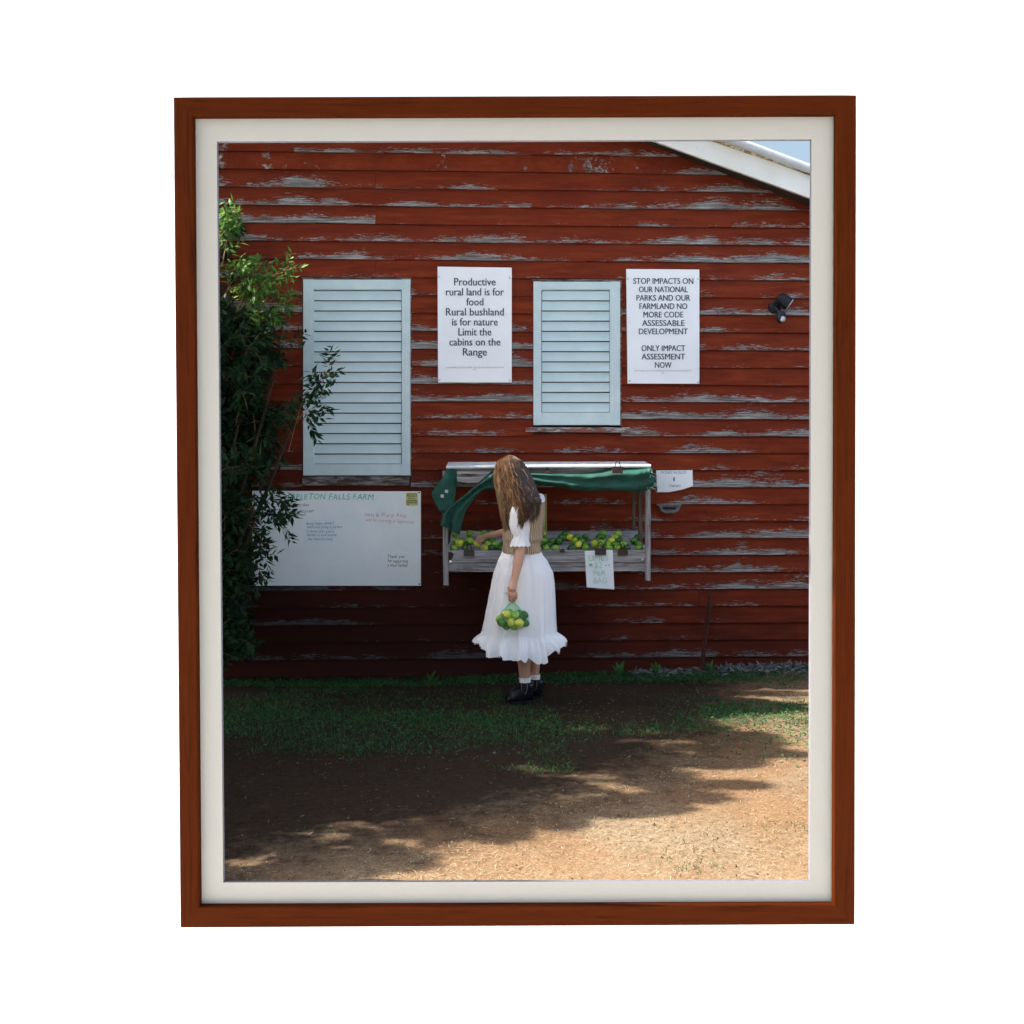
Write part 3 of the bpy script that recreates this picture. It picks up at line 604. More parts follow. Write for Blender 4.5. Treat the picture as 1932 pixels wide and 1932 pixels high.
mb.hexa([A_, B_, B_ + Vector((0, 0, .006)), A_ + Vector((0, 0, .006))], [D_, C_, C_ + Vector((0, 0, .006)), D_ + Vector((0, 0, .006))]); mb.build('roof_sheet', M['cap'], ps)
mb = MB(); mb.tube([P(842, 881.5, YS - .052), P(1000, 880.5, YS - .052), P(1228, 879.5, YS - .052)], .011, 8); mb.build('roof_lip', M['cap'], ps)
def trayz(y): return .921 + (y - YS) * .46
mb = MB(); xa, xb = P(846, 0, YS).x, P(1219, 0, YS).x
mb.hexa([(xa, YS + .03, trayz(YS) - .02), (xb, YS + .03, trayz(YS) - .02), (xb, YS + .03, trayz(YS)), (xa, YS + .03, trayz(YS))], [(xa, 7.93, trayz(7.93) - .02), (xb, 7.93, trayz(7.93) - .02), (xb, 7.93, trayz(7.93)), (xa, 7.93, trayz(7.93))]); mb.build('tray_floor', M['grey_wood'], ps)
for px in (846, 1217):
    mb = MB(); x = P(px, 0, YS).x; mb.box(x - .009, x + .009, YS + .03, 7.93, .86, 1.0); mb.build('side_board', M['grey_wood'], ps)
for px, py in ((1212, 1055), (850, 1059)):
    mb = MB(); c = P(px, py, YS); mb.tube([c, c + Vector((0, -.005, 0))], .009, 10); mb.build('bolt', M['steel'], ps)
mb = MB(); mb.slab([P(x, y, YS - .0015) for x, y in ((844.5, 1042), (851, 1041), (856, 1045), (855, 1051), (852, 1054), (853, 1058), (846, 1061))][::-1], .003); kn_ = mb.build('knot_stain', M['shadow_wood'], ps)
mb = MB(); mb.slab([P(x, y, YS - .0295) for x, y in ((858, 896), (872, 893.5), (895, 894), (913, 896.5), (905, 899), (885, 900), (866, 900))][::-1], .003); mb.build('knot_stain', M['dark_sill'], ps)
# poster at the back of the stall
yp = empty('poster', PW(1010, 1009, .03), 'narrow yellow laminated notice on the wall inside the stall, behind the woman', 'poster')
mb = MB(); mb.slab([PW(988, 1009, .034), PW(1031.5, 1009, .034), PW(1031.5, 932.5, .034), PW(988, 932.5, .034)], .003); mb.build('panel', M['poster'], yp)
mb = MB(); Q = lambda x, y: PW(x, y, .036)
for a_, b_ in (((990, 935), (1029.7, 935)), ((1029.7, 935), (1029.7, 1006.5)), ((1029.7, 1006.5), (990, 1006.5))): mb.tube([Q(*a_), Q(*b_)], .0016, 4)
mb.build('border_line', M['black'], yp)

# ------------------------------------------------------------------ shade cloth
def crs(ctrl, n):
    c = [Vector(p) for p in ctrl]; c = [c[0] * 2 - c[1]] + c + [c[-1] * 2 - c[-2]]; out = []
    for i in range(n):
        t_ = i / (n - 1) * (len(c) - 3); k = min(int(t_), len(c) - 4); f = t_ - k; p0, p1, p2, p3 = c[k:k + 4]
        out.append(.5 * ((2 * p1) + (p2 - p0) * f + (2 * p0 - 5 * p1 + 4 * p2 - p3) * f * f + (3 * p1 - p0 - 3 * p2 + p3) * f ** 3))
    return out
def sheet(mb_, E1, E2, nu, nv, amp, freq, bulge=0.0, seed=0, th=.004):
    a, b = crs(E1, nu), crs(E2, nu); g = []
    for i in range(nu):
        for j in range(nv):
            s_ = j / (nv - 1); p = a[i].lerp(b[i], s_); p.y -= amp * math.sin(s_ * freq * math.pi + 1.3 * math.sin(i / nu * 5 + seed)) + bulge * math.sin(math.pi * s_) + .010 * nz(i * .3, j * .3, seed); g.append(p)
    base = len(mb_.v); mb_.v += g; nb = len(mb_.v); mb_.v += [p + Vector((0, th, 0)) for p in g]
    for i in range(nu - 1):
        for j in range(nv - 1):
            q = [i * nv + j, i * nv + j + 1, (i + 1) * nv + j + 1, (i + 1) * nv + j]; mb_.face([base + k for k in q]); mb_.face([nb + k for k in q[::-1]])
sc_ = empty('shade_cloth', P(1100, 928, YS - .06), 'green shade cloth rolled along the stall roof and hanging down at its left end', 'shade cloth')
mb = MB(); Z = YS - .055
sheet(mb, [P(986, 893, Z), P(1050, 893.5, Z), P(1110, 892, Z), P(1158, 884, Z), P(1200, 882, Z), P(1224, 881, Z), P(1231, 886, Z)],
      [P(990, 911, Z - .01), P(1050, 919, Z), P(1100, 926, Z), P(1160, 925.5, Z), P(1195, 927, Z), P(1218, 926, Z), P(1238, 914, Z + .02)], 60, 18, .016, 3.2, .045, 2)
mb.build('rolled_cloth', M['cloth'], sc_, smooth=True)
mb = MB()
sheet(mb, [P(945, 882, Z), P(928, 889, Z), P(894, 918, Z), P(878, 933, Z), P(842, 962, Z), P(831, 990, Z)], [P(965, 925, Z), P(938, 924, Z), P(910, 926, Z), P(884, 955, Z - .02), P(875, 976, Z - .02), P(867, 1010, Z)], 40, 20, .022, 3.4, .02, 4)
mb.build('hanging_flap', M['cloth'], sc_, smooth=True)
mb = MB()
sheet(mb, [P(842, 886, Z), P(836, 899, Z), P(825, 914, Z), P(814.5, 930, Z), P(819, 945, Z), P(826, 960, Z), P(833, 967, Z)], [P(862, 886, Z + .01), P(862, 905, Z), P(860, 925, Z), P(858, 940, Z), P(852, 956, Z), P(846, 966, Z), P(841, 970, Z)], 24, 10, .014, 2.4, .0, 9)
mb.build('hanging_flap', M['cloth'], sc_, smooth=True)
mb = MB()
for k in range(26):
    p = P(1226 + random.uniform(-4, 8), random.uniform(888, 924), Z - .01 + random.uniform(-.02, .03)); mb.tube([p, p + Vector((random.uniform(-.02, .03), random.uniform(-.02, .02), random.uniform(-.03, .02))), p + Vector((random.uniform(0, .05), 0, random.uniform(-.05, .0)))], .0012, 4)
mb.build('frayed_edge', M['cloth_thread'], sc_)
mb = MB()
for px, py in ((834, 936), (842, 927)):
    c = P(px, py, Z - .03); mb.hexa([c + Vector((-.011, 0, -.009)), c + Vector((.011, -.002, -.012)), c + Vector((.013, -.002, .010)), c + Vector((-.009, 0, .012))], [c + Vector((-.011, .008, -.009)), c + Vector((.011, .006, -.012)), c + Vector((.013, .006, .010)), c + Vector((-.009, .008, .012))])
mb.build('eyelet_tag', M['lens'], sc_)
def clip(px, py, Y, w_, label, wire='clip', up=True):
    c = P(px, py, Y); o = empty('binder_clip', c, label, 'clip', None); mb_ = MB(); h = w_ * .62
    mb_.hexa([c + Vector((-w_ / 2, -.012, -h)), c + Vector((w_ / 2, -.012, -h)), c + Vector((w_ / 2, -.004, 0)), c + Vector((-w_ / 2, -.004, 0))], [c + Vector((-w_ / 2, .012, -h)), c + Vector((w_ / 2, .012, -h)), c + Vector((w_ / 2, .006, 0)), c + Vector((-w_ / 2, .006, 0))]); mb_.build('jaw', M['clip'], o)
    mb_ = MB(); s_ = -1 if not up else 1; z = 0 if up else -h
    mb_.tube([c + Vector((-w_ * .28, -.012, z)), c + Vector((-w_ * .14, -.02, z + s_ * w_ * .5)), c + Vector((0, -.022, z + s_ * w_ * .62)), c + Vector((w_ * .14, -.02, z + s_ * w_ * .5)), c + Vector((w_ * .28, -.012, z))], w_ * .045, 6); mb_.build('handle', M[wire], o)
clip(885, 1037, YS - .012, .075, 'wide rusty black clip on the tray edge left of the woman')
clip(1060.5, 1036, YS - .012, .036, 'small binder clip with silver wire handles on the tray edge', 'steel')
clip(1133, 1034, YS - .05, .08, 'black clip holding the lime price sign on the tray edge')
clip(1175, 1036, YS - .012, .072, 'rusty clip on the tray edge near the right end post')
clip(1165, 881, YS - .12, .075, 'rusty black clip gripping the shade cloth near the right end of the stall roof')
clip(1033, 887, YS - .06, .034, 'small black clip on the top rail just right of the woman')
# price sign
c = [(1103, 1039.5), (1156, 1037.5), (1159, 1112), (1107, 1108)]; pr_ = empty('price_sign', P(1132, 1110, YS - .02), 'white paper sign clipped to the tray reading limes two dollars per bag', 'sign')
mb = MB(); YP = YS - .03; rows = []
for i in range(9):
    t_ = i / 8; rows.append([P(c[0][0] + (c[3][0] - c[0][0]) * t_, c[0][1] + (c[3][1] - c[0][1]) * t_, YP - .012 * t_ * t_), P(c[1][0] + (c[2][0] - c[1][0]) * t_, c[1][1] + (c[2][1] - c[1][1]) * t_, YP - .012 * t_ * t_)])
rows = [[a, b, b + Vector((0, .0015, 0)), a + Vector((0, .0015, 0))] for a, b in rows]; mb.loft(rows, uv=False); mb.build('sheet', M['paper'], pr_)
mb = MB(); PP = lambda x, y, o: P(x, y, YP - .016)
for s, x, y, wd_ in (('LIMES', 1129, 1058, 37), ('$2', 1129, 1071.5, 14), ('PER', 1131, 1086, 23), ('BAG', 1132.5, 1100.5, 25)): put_text(mb, (s, 0.0), x, y, 15.5, 0, width=wd_, plane=PP)
mb.build('lettering', M['mint_ink'], pr_)
mb = MB(); mb.slab([PP(1114.5 + 3.6 * math.cos(a), 1066 + 2.6 * math.sin(a), 0) for a in np.linspace(0, 5.8, 12)], .001); 
for cx_ in (1143, 1149): mb.slab([PP(cx_ + 1.6 * math.cos(a), 1066.5 + 1.2 * math.sin(a), 0) for a in np.linspace(0, 5.5, 8)], .001)
mb.build('lime_drawing', M['green_ink'], pr_)

# ------------------------------------------------------------------ limes
def lime_mesh(mat):
    rings = []; n = 14
    for i in range(9):
        th = math.pi * i / 8; r = .027 * math.sin(th) * 1.0 + (.0008 if i in (0, 8) else 0); z = .031 * math.cos(th); z += .003 * (abs(math.cos(th)) ** 8) * (1 if z > 0 else -1)
        rings.append([Vector((z, r * math.cos(2 * math.pi * q / n), r * math.sin(2 * math.pi * q / n))) for q in range(n)])
    mb_ = MB(); mb_.loft(rings, uv=False); return mb_.mesh('lime', mat, smooth=True)
LM = {k: lime_mesh(M[k]) for k in ('lime_g', 'lime_m', 'lime_y')}
def put_lime(p, kind, label, group, s=1.0):
    o = bpy.data.objects.new('lime', LM[kind]); COL.objects.link(o); o.location = p; o.rotation_euler = (random.uniform(0, 6), random.uniform(-.6, .6), random.uniform(0, 6)); o.scale = (s, s, s); tag(o, label, 'lime', group); return o
def zone(px):
    for lim_, nm_ in ((872, 'at the far left end'), (912, 'behind the left clip'), (975, 'just left of the woman'), (1052, 'just right of the woman'), (1100, 'left of the price sign'), (1160, 'above the price sign'), (1190, 'behind the right hand clip')):
        if px < lim_: return nm_
    return 'at the far right end of the tray'
kn = {'lime_g': 'dark green', 'lime_m': 'light green', 'lime_y': 'yellow'}
placed = []
def far_enough(p, d=.050): return all((p - q).length > d for q in placed)
spec = [(1205, 'lime_m', 0), (1197, 'lime_y', 0), (1183, 'lime_g', 0), (1165, 'lime_m', 0), (1149, 'lime_m', 0), (1122, 'lime_y', 1), (1134, 'lime_m', 1), (1105, 'lime_m', 0), (1078, 'lime_g', 0), (1048, 'lime_m', 0), (1030, 'lime_m', 0), (914, 'lime_y', 0), (928, 'lime_g', 0), (900, 'lime_y', 1), (866, 'lime_y', 1), (878, 'lime_g', 0)]
for px, kd, lv in spec:
    y = YS + .062; p = Vector((P(px, 0, y).x, y, trayz(y) + .030 + lv * .034)); p.y += lv * .03
    if far_enough(p, .046): placed.append(p); put_lime(p, kd, f'{kn[kd]} front row lime {zone(px)}', 'limes in the tray of the stall', .98)
for lay in range(2):
    for row in range(5):
        y = YS + .062 + row * .052 + (.026 if lay == 1 else 0)
        if y > 7.90: continue
        x = xa + .035 + (.027 if (row + lay) % 2 else 0)
        while x < xb - .035:
            p = Vector((x + random.uniform(-.004, .004), y + random.uniform(-.003, .003), trayz(y) + .029 + lay * .040))
            keep = (lay == 0 and (row < 1 or random.random() < .86 - .1 * row)) or (lay == 1 and row in (1, 2) and nz(x * 5, y * 3, 5) > .22)
            pxx = CX + p.x * F / p.y
            if keep and far_enough(p) and not (940 < pxx < 1015 and lay > 0) and not (lay == 0 and row > 2 and 940 < pxx < 1015):
                placed.append(p); kd = random.choices(['lime_g', 'lime_m', 'lime_y'], [.62, .32, .06])[0]; sd = 'left' if pxx < 975 else 'right'
                put_lime(p, kd, f'{kn[kd]} lime heaped further back {zone(pxx)}', 'limes in the tray of the stall', random.uniform(.9, 1.04))
            x += .0555

# ------------------------------------------------------------------ rusty steel post against the wall
mb = MB(); a, b = P(1336, 1121, 7.93), P(1319, 1266, 7.86)
for q0_, q1_ in (((0, 0), (.034, 0)), ((.014, -.028), (.020, 0))):
    d0 = Vector((q0_[0], q0_[1], 0)); d1 = Vector((q1_[0], q0_[1], 0)); e0 = Vector((q0_[0], q1_[1] + (.004 if q1_[1] == 0 and q0_[1] == 0 else 0), 0)); e1_ = Vector((q1_[0], e0.y, 0))
    mb.hexa([b + d0, b + d1, a + d1, a + d0], [b + e0, b + e1_, a + e1_, a + e0])
mb.hexa([a + Vector((-.002, -.026, -.10)), a + Vector((.026, -.026, -.10)), a + Vector((.026, -.026, -.09)), a + Vector((-.002, -.026, -.09))], [a + Vector((-.002, .0, -.10)), a + Vector((.026, .0, -.10)), a + Vector((.026, .0, -.09)), a + Vector((-.002, .0, -.09))])
tag(mb.build('steel_post', M['rust']), 'rusty steel fence post leaning against the barn wall at the right', 'post')

# ------------------------------------------------------------------ the woman
YM = 6.94
pw = empty('person', (P(990, 0, YM).x, YM, 0), 'woman with long brown hair in a white dress and tan knit vest reaching for limes', 'person')
def lim(*a): return P(*a)
def skin_mesh(name, chains, mat, parent, levels=2):
    vs, es, rs, roots = [], [], [], []; idx = {}
    for ch in chains:
        prev = None
        for k, (key, p, r) in enumerate(ch):
            if key is not None and key in idx: i = idx[key]
            else:
                i = len(vs); vs.append(Vector(p) - ORG[parent.name]); rs.append(r)
                if key is not None: idx[key] = i
                if prev is None: roots.append(i)
            if prev is not None: es.append((prev, i))
            prev = i
    me = bpy.data.meshes.new(name); me.from_pydata([tuple(v) for v in vs], es, []); o = link(name, me, parent)
    md = o.modifiers.new('skin', 'SKIN'); md.use_smooth_shade = True; md.branch_smoothing = .3
    ly = me.skin_vertices[0] if me.skin_vertices else None
    for i, r in enumerate(rs):
        ly.data[i].radius = (r, r) if not hasattr(r, '__len__') else r; ly.data[i].use_root = i in roots
    sb = o.modifiers.new('sub', 'SUBSURF'); sb.levels = sb.render_levels = levels; me.materials.append(mat); return o
m_ = .00353
# near (left) arm and hand
NSH = P(985, 962, 6.84); NEL = P(981.5, 1040, 6.785); NWR = P(970.5, 1095, 6.73)
FSH = P(992, 960, 7.08); FEL = P(966, 1003, 7.24); FWR = P(922, 1010.5, 7.47)
chains = [
 [('pel', P(986, 1062, YM), .085), ('wst', P(985, 1030, YM), .075), ('chs', P(990, 985, YM), .085), ('nk0', P(988, 948, YM), .06), ('nk1', P(976, 932, YM - .005), .048), ('hd0', P(965, 912, YM + .01), .062), ('hd1', P(961, 893, YM + .01), .080), ('hd2', P(961, 879, YM + .01), .055)],
 [('nk0', 0, 0), ('nsh', NSH, .038), ('nup', NSH.lerp(NEL, .5), .037), ('nel', NEL, .036), ('nfa', NEL.lerp(NWR, .35), .036), ('nfb', NEL.lerp(NWR, .75), .029), ('nwr', NWR, .0245), ('npm', P(967, 1108, 6.715), .029), ('npk', P(967, 1117, 6.705), .029)],
 [('nk0', 0, 0), ('fsh', FSH, .050), ('fup', FSH.lerp(FEL, .5), .042), ('fel', FEL, .036), ('ffa', FEL.lerp(FWR, .4), .033), ('ffb', FEL.lerp(FWR, .8), .024), ('fwr', FWR, .021), ('fpm', P(915, 1013, 7.52), .024), ('fpk', P(911.5, 1014.5, 7.545), .022)],
 [('pel', 0, 0), ('nhp', P(984, 1085, 6.89), .075), ('nkn', P(987, 1195, 6.89), .058), ('ncf', P(989, 1232, 6.90), .054), ('ncl', P(989, 1262, 6.90), .043), ('nak', P(990, 1290, 6.90), .034), ('nhl', P(993, 1312, 6.91), .030), ('nto', P(962, 1317, 6.86), .026)],
 [('pel', 0, 0), ('fhp', P(994, 1085, 7.01), .075), ('fkn', P(1006, 1195, 7.05), .057), ('fcf', P(1007.5, 1230, 7.05), .052), ('fcl', P(1007.5, 1258, 7.05), .041), ('fak', P(1008, 1283, 7.05), .032), ('fhl', P(1012, 1305, 7.06), .030), ('fto', P(985, 1309, 7.04), .026)],
]
# near hand: back of hand to the camera, four fingers hooked round the string, thumb behind
for k, (x0, y0, x1, y1, x2, y2) in enumerate([(960, 1114, 960.5, 1126, 961.5, 1134.5), (964, 1116, 965.8, 1128, 966.2, 1136), (968.5, 1116, 970.5, 1127, 970.8, 1135), (972, 1114, 974.3, 1123, 973.5, 1130)]):
    Yh = 6.70 + .006 * abs(k - 1.5); chains.append([(None, P(x0, y0, Yh + .005), .0105), (None, P((x0 + x1) / 2, (y0 + y1) / 2, Yh - .004), .0098), (None, P(x1, y1, Yh - .002), .0090), (None, P(x2, y2, Yh + .012), .0082), (None, P(x2 - .3, y2 - 2.5, Yh + .028), .0072)])
chains.append([(None, P(961, 1106, 6.725), .013), (None, P(960.5, 1115, 6.745), .0115), (None, P(963.5, 1125, 6.752), .0095), (None, P(966, 1130, 6.745), .0085)])
# far hand: fingers spread down onto a lime
for k, (x1, y1, x2, y2, dy) in enumerate([(907, 1012, 900, 1013, .03), (905.5, 1014, 899.5, 1018, .015), (906, 1016.5, 902, 1022, .0), (908, 1018, 905.5, 1023.5, -.012)]):
    Yh = 7.55 + dy; chains.append([(None, P(912.5, 1013 + k * 1.0, Yh), .0098), (None, P(x1, y1, Yh + .012), .0088), (None, P(x2, y2, Yh + .016), .0078), (None, P(x2 - 1, y2 + 4, Yh + .016), .0068)])
chains.append([(None, P(917, 1013, 7.50), .012), (None, P(912, 1018, 7.50), .0105), (None, P(907.5, 1023, 7.51), .0085)])
skin_mesh('body', chains, M['skin'], pw)
# facial features (turned away, under the hair)
fdir = Vector((-.62, .70, -.34)).normalized(); hc = P(961, 893, YM + .01)
mb = ball(hc + fdir * .09 + Vector((0, 0, -.012)), .014, 10, (1.1, .8, 1.4)); mb.build('nose', M['skin'], pw, smooth=True)
for s_ in (-1, 1):
    side = fdir.cross(Vector((0, 0, 1))).normalized() * .032 * s_
    mb = ball(hc + fdir * .076 + side + Vector((0, 0, .012)), .012, 10); mb.build('eye', M['lens'], pw, smooth=True)
    sd = fdir.cross(Vector((0, 0, 1))).normalized() * .078 * s_; mb = ball(hc + sd, .02, 10, (1, .5, 1.5)); mb.build('ear', M['skin'], pw, smooth=True)
mb = ball(hc + fdir * .080 + Vector((0, 0, -.05)), .016, 10, (.6, 1.2, .4)); mb.build('mouth', M['skin'], pw, smooth=True)

def ringpx(cx, cy, hw, Y, dratio, n, fold=None, tilt=0.0, wob=0.0, dy=0.0):
    out = []; c = P(cx, cy, Y); r = hw * Y / F
    for q in range(n):
        an = 2 * math.pi * q / n; f = 1 + (fold(an) if fold else 0)
        out.append(Vector((c.x + r * f * math.cos(an), Y + dy + r * dratio * f * math.sin(an), c.z + tilt * math.sin(an) + wob * (nz(an * 3, cy) if wob else 0))))
    return out
def crl(tab, y):                                  # piecewise interpolation of table rows
    for a, b in zip(tab, tab[1:]):
        if a[0] <= y <= b[0]:
            t_ = (y - a[0]) / (b[0] - a[0]); t_ = t_ * t_ * (3 - 2 * t_) * .4 + t_ * .6; return [a[k] + (b[k] - a[k]) * t_ for k in range(1, len(a))]
    return tab[-1][1:]
# skirt
N = 300; SK = [(1036, 984.5, 34.5), (1046, 984.5, 39), (1060, 986.5, 47.5), (1082, 987.5, 56.5), (1100, 987, 59.5), (1130, 985, 63), (1160, 982.5, 66.5), (1194, 980, 70.5)]
def folds(y):
    t_ = (y - 1036) / 158; gat = math.exp(-t_ * 5)
    def f(an):
        u = (math.cos(an), math.sin(an))
        b = nz(u[0] * 2.2, u[1] * 2.2, 4.) * .12 + nz(u[0] * 6, u[1] * 6, 8. + t_ * .5) * .10 + nz(u[0] * 13, u[1] * 13, 2. + t_ * .8) * .035
        edge = abs(math.cos(an)) ** 4
        return b * (.25 + .75 * t_) * (1 - .8 * edge) + (gat + .12) * .06 * nz(u[0] * 22, u[1] * 22, 1. + t_ * .3) 
    return f
rings = []; ylist = list(np.linspace(1036, 1194, 42))
for y in ylist: cx_, hw = crl(SK, y); rings.append(ringpx(cx_, y, hw, YM, .72, N, folds(y)))
mb = MB(); mb.loft(rings, caps=False); mb.build('skirt', M['dress'], pw, smooth=True)
# frill
rings = []
for k in range(16):
    t_ = k / 15
    def ff(an, t_=t_):
        u = (math.cos(an), math.sin(an)); base = folds(1194)(an)
        return base * (1 - .4 * t_) + t_ * .20 * nz(u[0] * 7 + .3, u[1] * 7, 12.) + t_ * .10 * nz(u[0] * 16, u[1] * 16, 2.) + .030 * t_ * math.sin(an * 46 + 5 * nz(u[0] * 3, u[1] * 3, 3)) + .012 * math.sin(an * 90) * (1 - t_) * t_ * 3
    y = 1193 + 44 * t_ ; hw = 70.5 + 15.5 * math.sin(t_ * math.pi / 2) 
    rg = ringpx(981 + t_ * 2.5, y, hw, YM, .72, N, ff)
    for q, p in enumerate(rg):
        an = 2 * math.pi * q / N; up = abs(math.cos(an)) ** 3
        p.z += t_ * (.085 * up + .050 * nz(math.cos(an) * 5, math.sin(an) * 5, 5.)) + t_ * .007 * math.sin(an * 31 + 4 * nz(math.cos(an) * 4, math.sin(an) * 4, 1.))
    rings.append(rg)
mb = MB(); mb.loft(rings, caps=False); mb.build('hem_frill', M['dress'], pw, smooth=True)
mb = MB(); r0 = ringpx(980, 1193, 71.3, YM, .72, N, lambda a: folds(1194)(a)); mb.tube(r0 + [r0[0]], .0022, 5, cap=False); mb.build('frill_seam', M['dress'], pw)
# white bodice showing at shoulders and neck
BD = [(928, 985, 12), (936, 991, 24), (946, 994, 34), (960, 992, 36), (990, 988, 35), (1034, 984.5, 33)]
rings = [ringpx(*[crl(BD, y)[0], y, crl(BD, y)[1]], YM, .88, 60, lambda an, y=y: .03 * nz(math.cos(an) * 4, math.sin(an) * 4, y * .08)) for y in np.linspace(928, 1034, 22)]
mb = MB(); mb.loft(rings, caps=False); mb.build('bodice', M['dress'], pw, smooth=True)
VT = [(950, 996, 32), (956, 993.5, 35.5), (975, 990, 37.5), (1000, 986.5, 37.5), (1010, 986, 38), (1016, 986, 38.5), (1024, 984.5, 35.5), (1041, 984.5, 35.8)]
rings = []
for y in np.linspace(950, 1041, 34):
    cx_, hw = crl(VT, y)
    rg = ringpx(cx_, y, hw, YM, .92, 192, lambda an, y=y: .020 * nz(math.cos(an) * 3, math.sin(an) * 3, y * .09) + .003 * math.sin(an * 48))
    for q, p in enumerate(rg):
        an = 2 * math.pi * q / 192
        if y < 975: p.z += (975 - y) / 25 * (.035 * math.cos(an) - .02)
    rings.append(rg)
mb = MB(); mb.loft(rings, caps=False); mb.build('knit_vest', M['knit'], pw, smooth=True)
mb = MB(); rings = [ringpx(984.5, y, hw, YM, .92, 192, lambda an: .010 * math.sin(an * 48)) for y, hw in ((1031, 36.2), (1034, 36.8), (1040, 36.9), (1043, 36.0))]; mb.loft(rings, caps=False); mb.build('vest_hem', M['knit'], pw, smooth=True)
# near sleeve with elastic cuff and frill
def sleeve(tab, Yf, dr=.8, n=72, seed=0):
    rings = []
    for k in range(30):
        y = tab[0][0] + (tab[-1][0] - tab[0][0]) * k / 29; cx_, hw, fo = crl(tab, y)
        rings.append(ringpx(cx_, y, hw, Yf(y), dr, n, lambda an, fo=fo, y=y: fo * (math.sin(an * 9 + seed + 2 * nz(y * .06, seed)) * .5 + nz(math.cos(an) * 5, math.sin(an) * 5, y * .03 + seed) * 1.2)))
    mb_ = MB(); mb_.loft(rings, caps=False); return mb_
mb = sleeve([(944, 986, 10, .02), (954, 984, 19, .03), (970, 981, 19.5, .05), (990, 980, 19, .06), (1003, 981.5, 17, .06), (1011, 983.5, 14.5, .05), (1013.5, 983.5, 14.2, .05), (1020, 981.5, 15.5, .09), (1029, 981.5, 18.5, .11), (1030.5, 981.5, 18.8, .11)], lambda y: 6.838 - (y - 962) * .0006, .85)
for v in mb.v:
    if v.z < P(0, 1024, 6.8).z: v.z += .004 * math.sin(v.x * 230)
mb.build('sleeve', M['dress'], pw, smooth=True)
mb = sleeve([(946, 996, 12, .02), (960, 988, 19, .04), (980, 978, 18, .06), (994, 972, 15, .05), (1000, 968, 13, .05)], lambda y: 7.10 + (y - 946) * .002, .8, 60, 3); mb.build('sleeve', M['dress'], pw, smooth=True)
# collar
mb = ball(P(1019, 944, 6.97), .045, 16, (.75, 1.3, 1.05)); mb.build('collar', M['dress'], pw, smooth=True)
# socks and boots
def sockboot(cx, ytop, yank, Y, toex, ysole, far):
    A = P(cx, ytop, Y); mb_ = MB(); rings = []
    for t_, r in ((0, .0385), (.15, .041), (.3, .039), (1, .037)):
        c = A.lerp(P(cx + .5, yank, Y), t_); rings.append([c + Vector((r * math.cos(a), r * math.sin(a), .002 * nz(a * 3, cx))) for a in np.linspace(0, 2 * math.pi, 28, endpoint=False)])
    mb_.loft(rings, caps=False); mb_.build('sock', M['sock'], pw, smooth=True)
    z0 = P(cx, ysole, Y).z; z0 = gz(A.x, Y) + .0
    ztop = P(cx, yank, Y).z; fd = Vector((-.93, -.30, 0)) if not far else Vector((-.93, .1, 0)); fd.normalize(); sd = Vector((-fd.y, fd.x, 0)); hx = P(cx + 2, 0, Y)
    H = Vector((hx.x, Y, z0)); mb_ = MB(); rings = []
    # cross-sections from shaft top down and forward to the toe
    prof = [(-.004, ztop - z0, .054, .046, 90), (-.002, (ztop - z0) * .8, .053, .045, 90), (.004, (ztop - z0) * .62, .058, .045, 78), (.018, .078, .074, .046, 58), (.045, .066, .068, .046, 34), (.080, .056, .060, .048, 14), (.112, .052, .052, .050, 4), (.140, .048, .044, .047, -4), (.160, .043, .032, .038, -10), (.170, .038, .016, .020, -12)]
    for (f, z, a, b, ang) in prof:
        f *= .78; n = 24; rg = []
        ca, sa = math.cos(R(ang)), math.sin(R(ang))
        for q in range(n):
            an = 2 * math.pi * q / n; u = a * math.cos(an); v = b * math.sin(an)
            p = H + fd * (f + u * sa) + sd * v + Vector((0, 0, z + u * ca * (1)))
            if p.z < z0 + .022: p.z = z0 + .022
            rg.append(p)
        rings.append(rg)
    mb_.loft(rings); bt = mb_.build('boot', M['boot'], pw, smooth=True)
    mb_ = MB(); n = 30; o_ = []
    for q in range(n):
        an = 2 * math.pi * q / n; L = .135; wd_ = .047 - .006 * math.cos(an + .5); o_.append(H + fd * (.045 + .76 * L * math.cos(an)) + sd * (wd_ * math.sin(an)))
    mb_.loft([[p + Vector((0, 0, .0)) for p in o_], [p + Vector((0, 0, .026)) for p in o_]]); mb_.build('sole', M['boot'], bt)
    mb_ = MB(); c = H + sd * .0; f3 = []
    el = [(-.018, .0), (.022, .0), (.020, -.04), (.010, -.065), (-.006, -.066), (-.016, -.04)]
    side = Vector((0, -1, 0)); cc = H + Vector((-.012, -.0435, ztop - z0 - .004))
    mb_.slab([cc + Vector((x, -.003 + abs(z) * -.02, z)) for x, z in el[::-1]], .004); ep = mb_.build('elastic_panel', M['elastic'], bt)
    mb_ = MB(); mb_.tube([cc + Vector((x, -.005 + abs(z) * -.02, z)) for x, z in el[1:] + el[:1]], .0012, 5); mb_.build('stitching', M['stitch'], bt)
sockboot(990, 1278, 1287, 6.90, 955, 1323, False)
sockboot(1008, 1272, 1281, 7.05, 985, 1312, True)
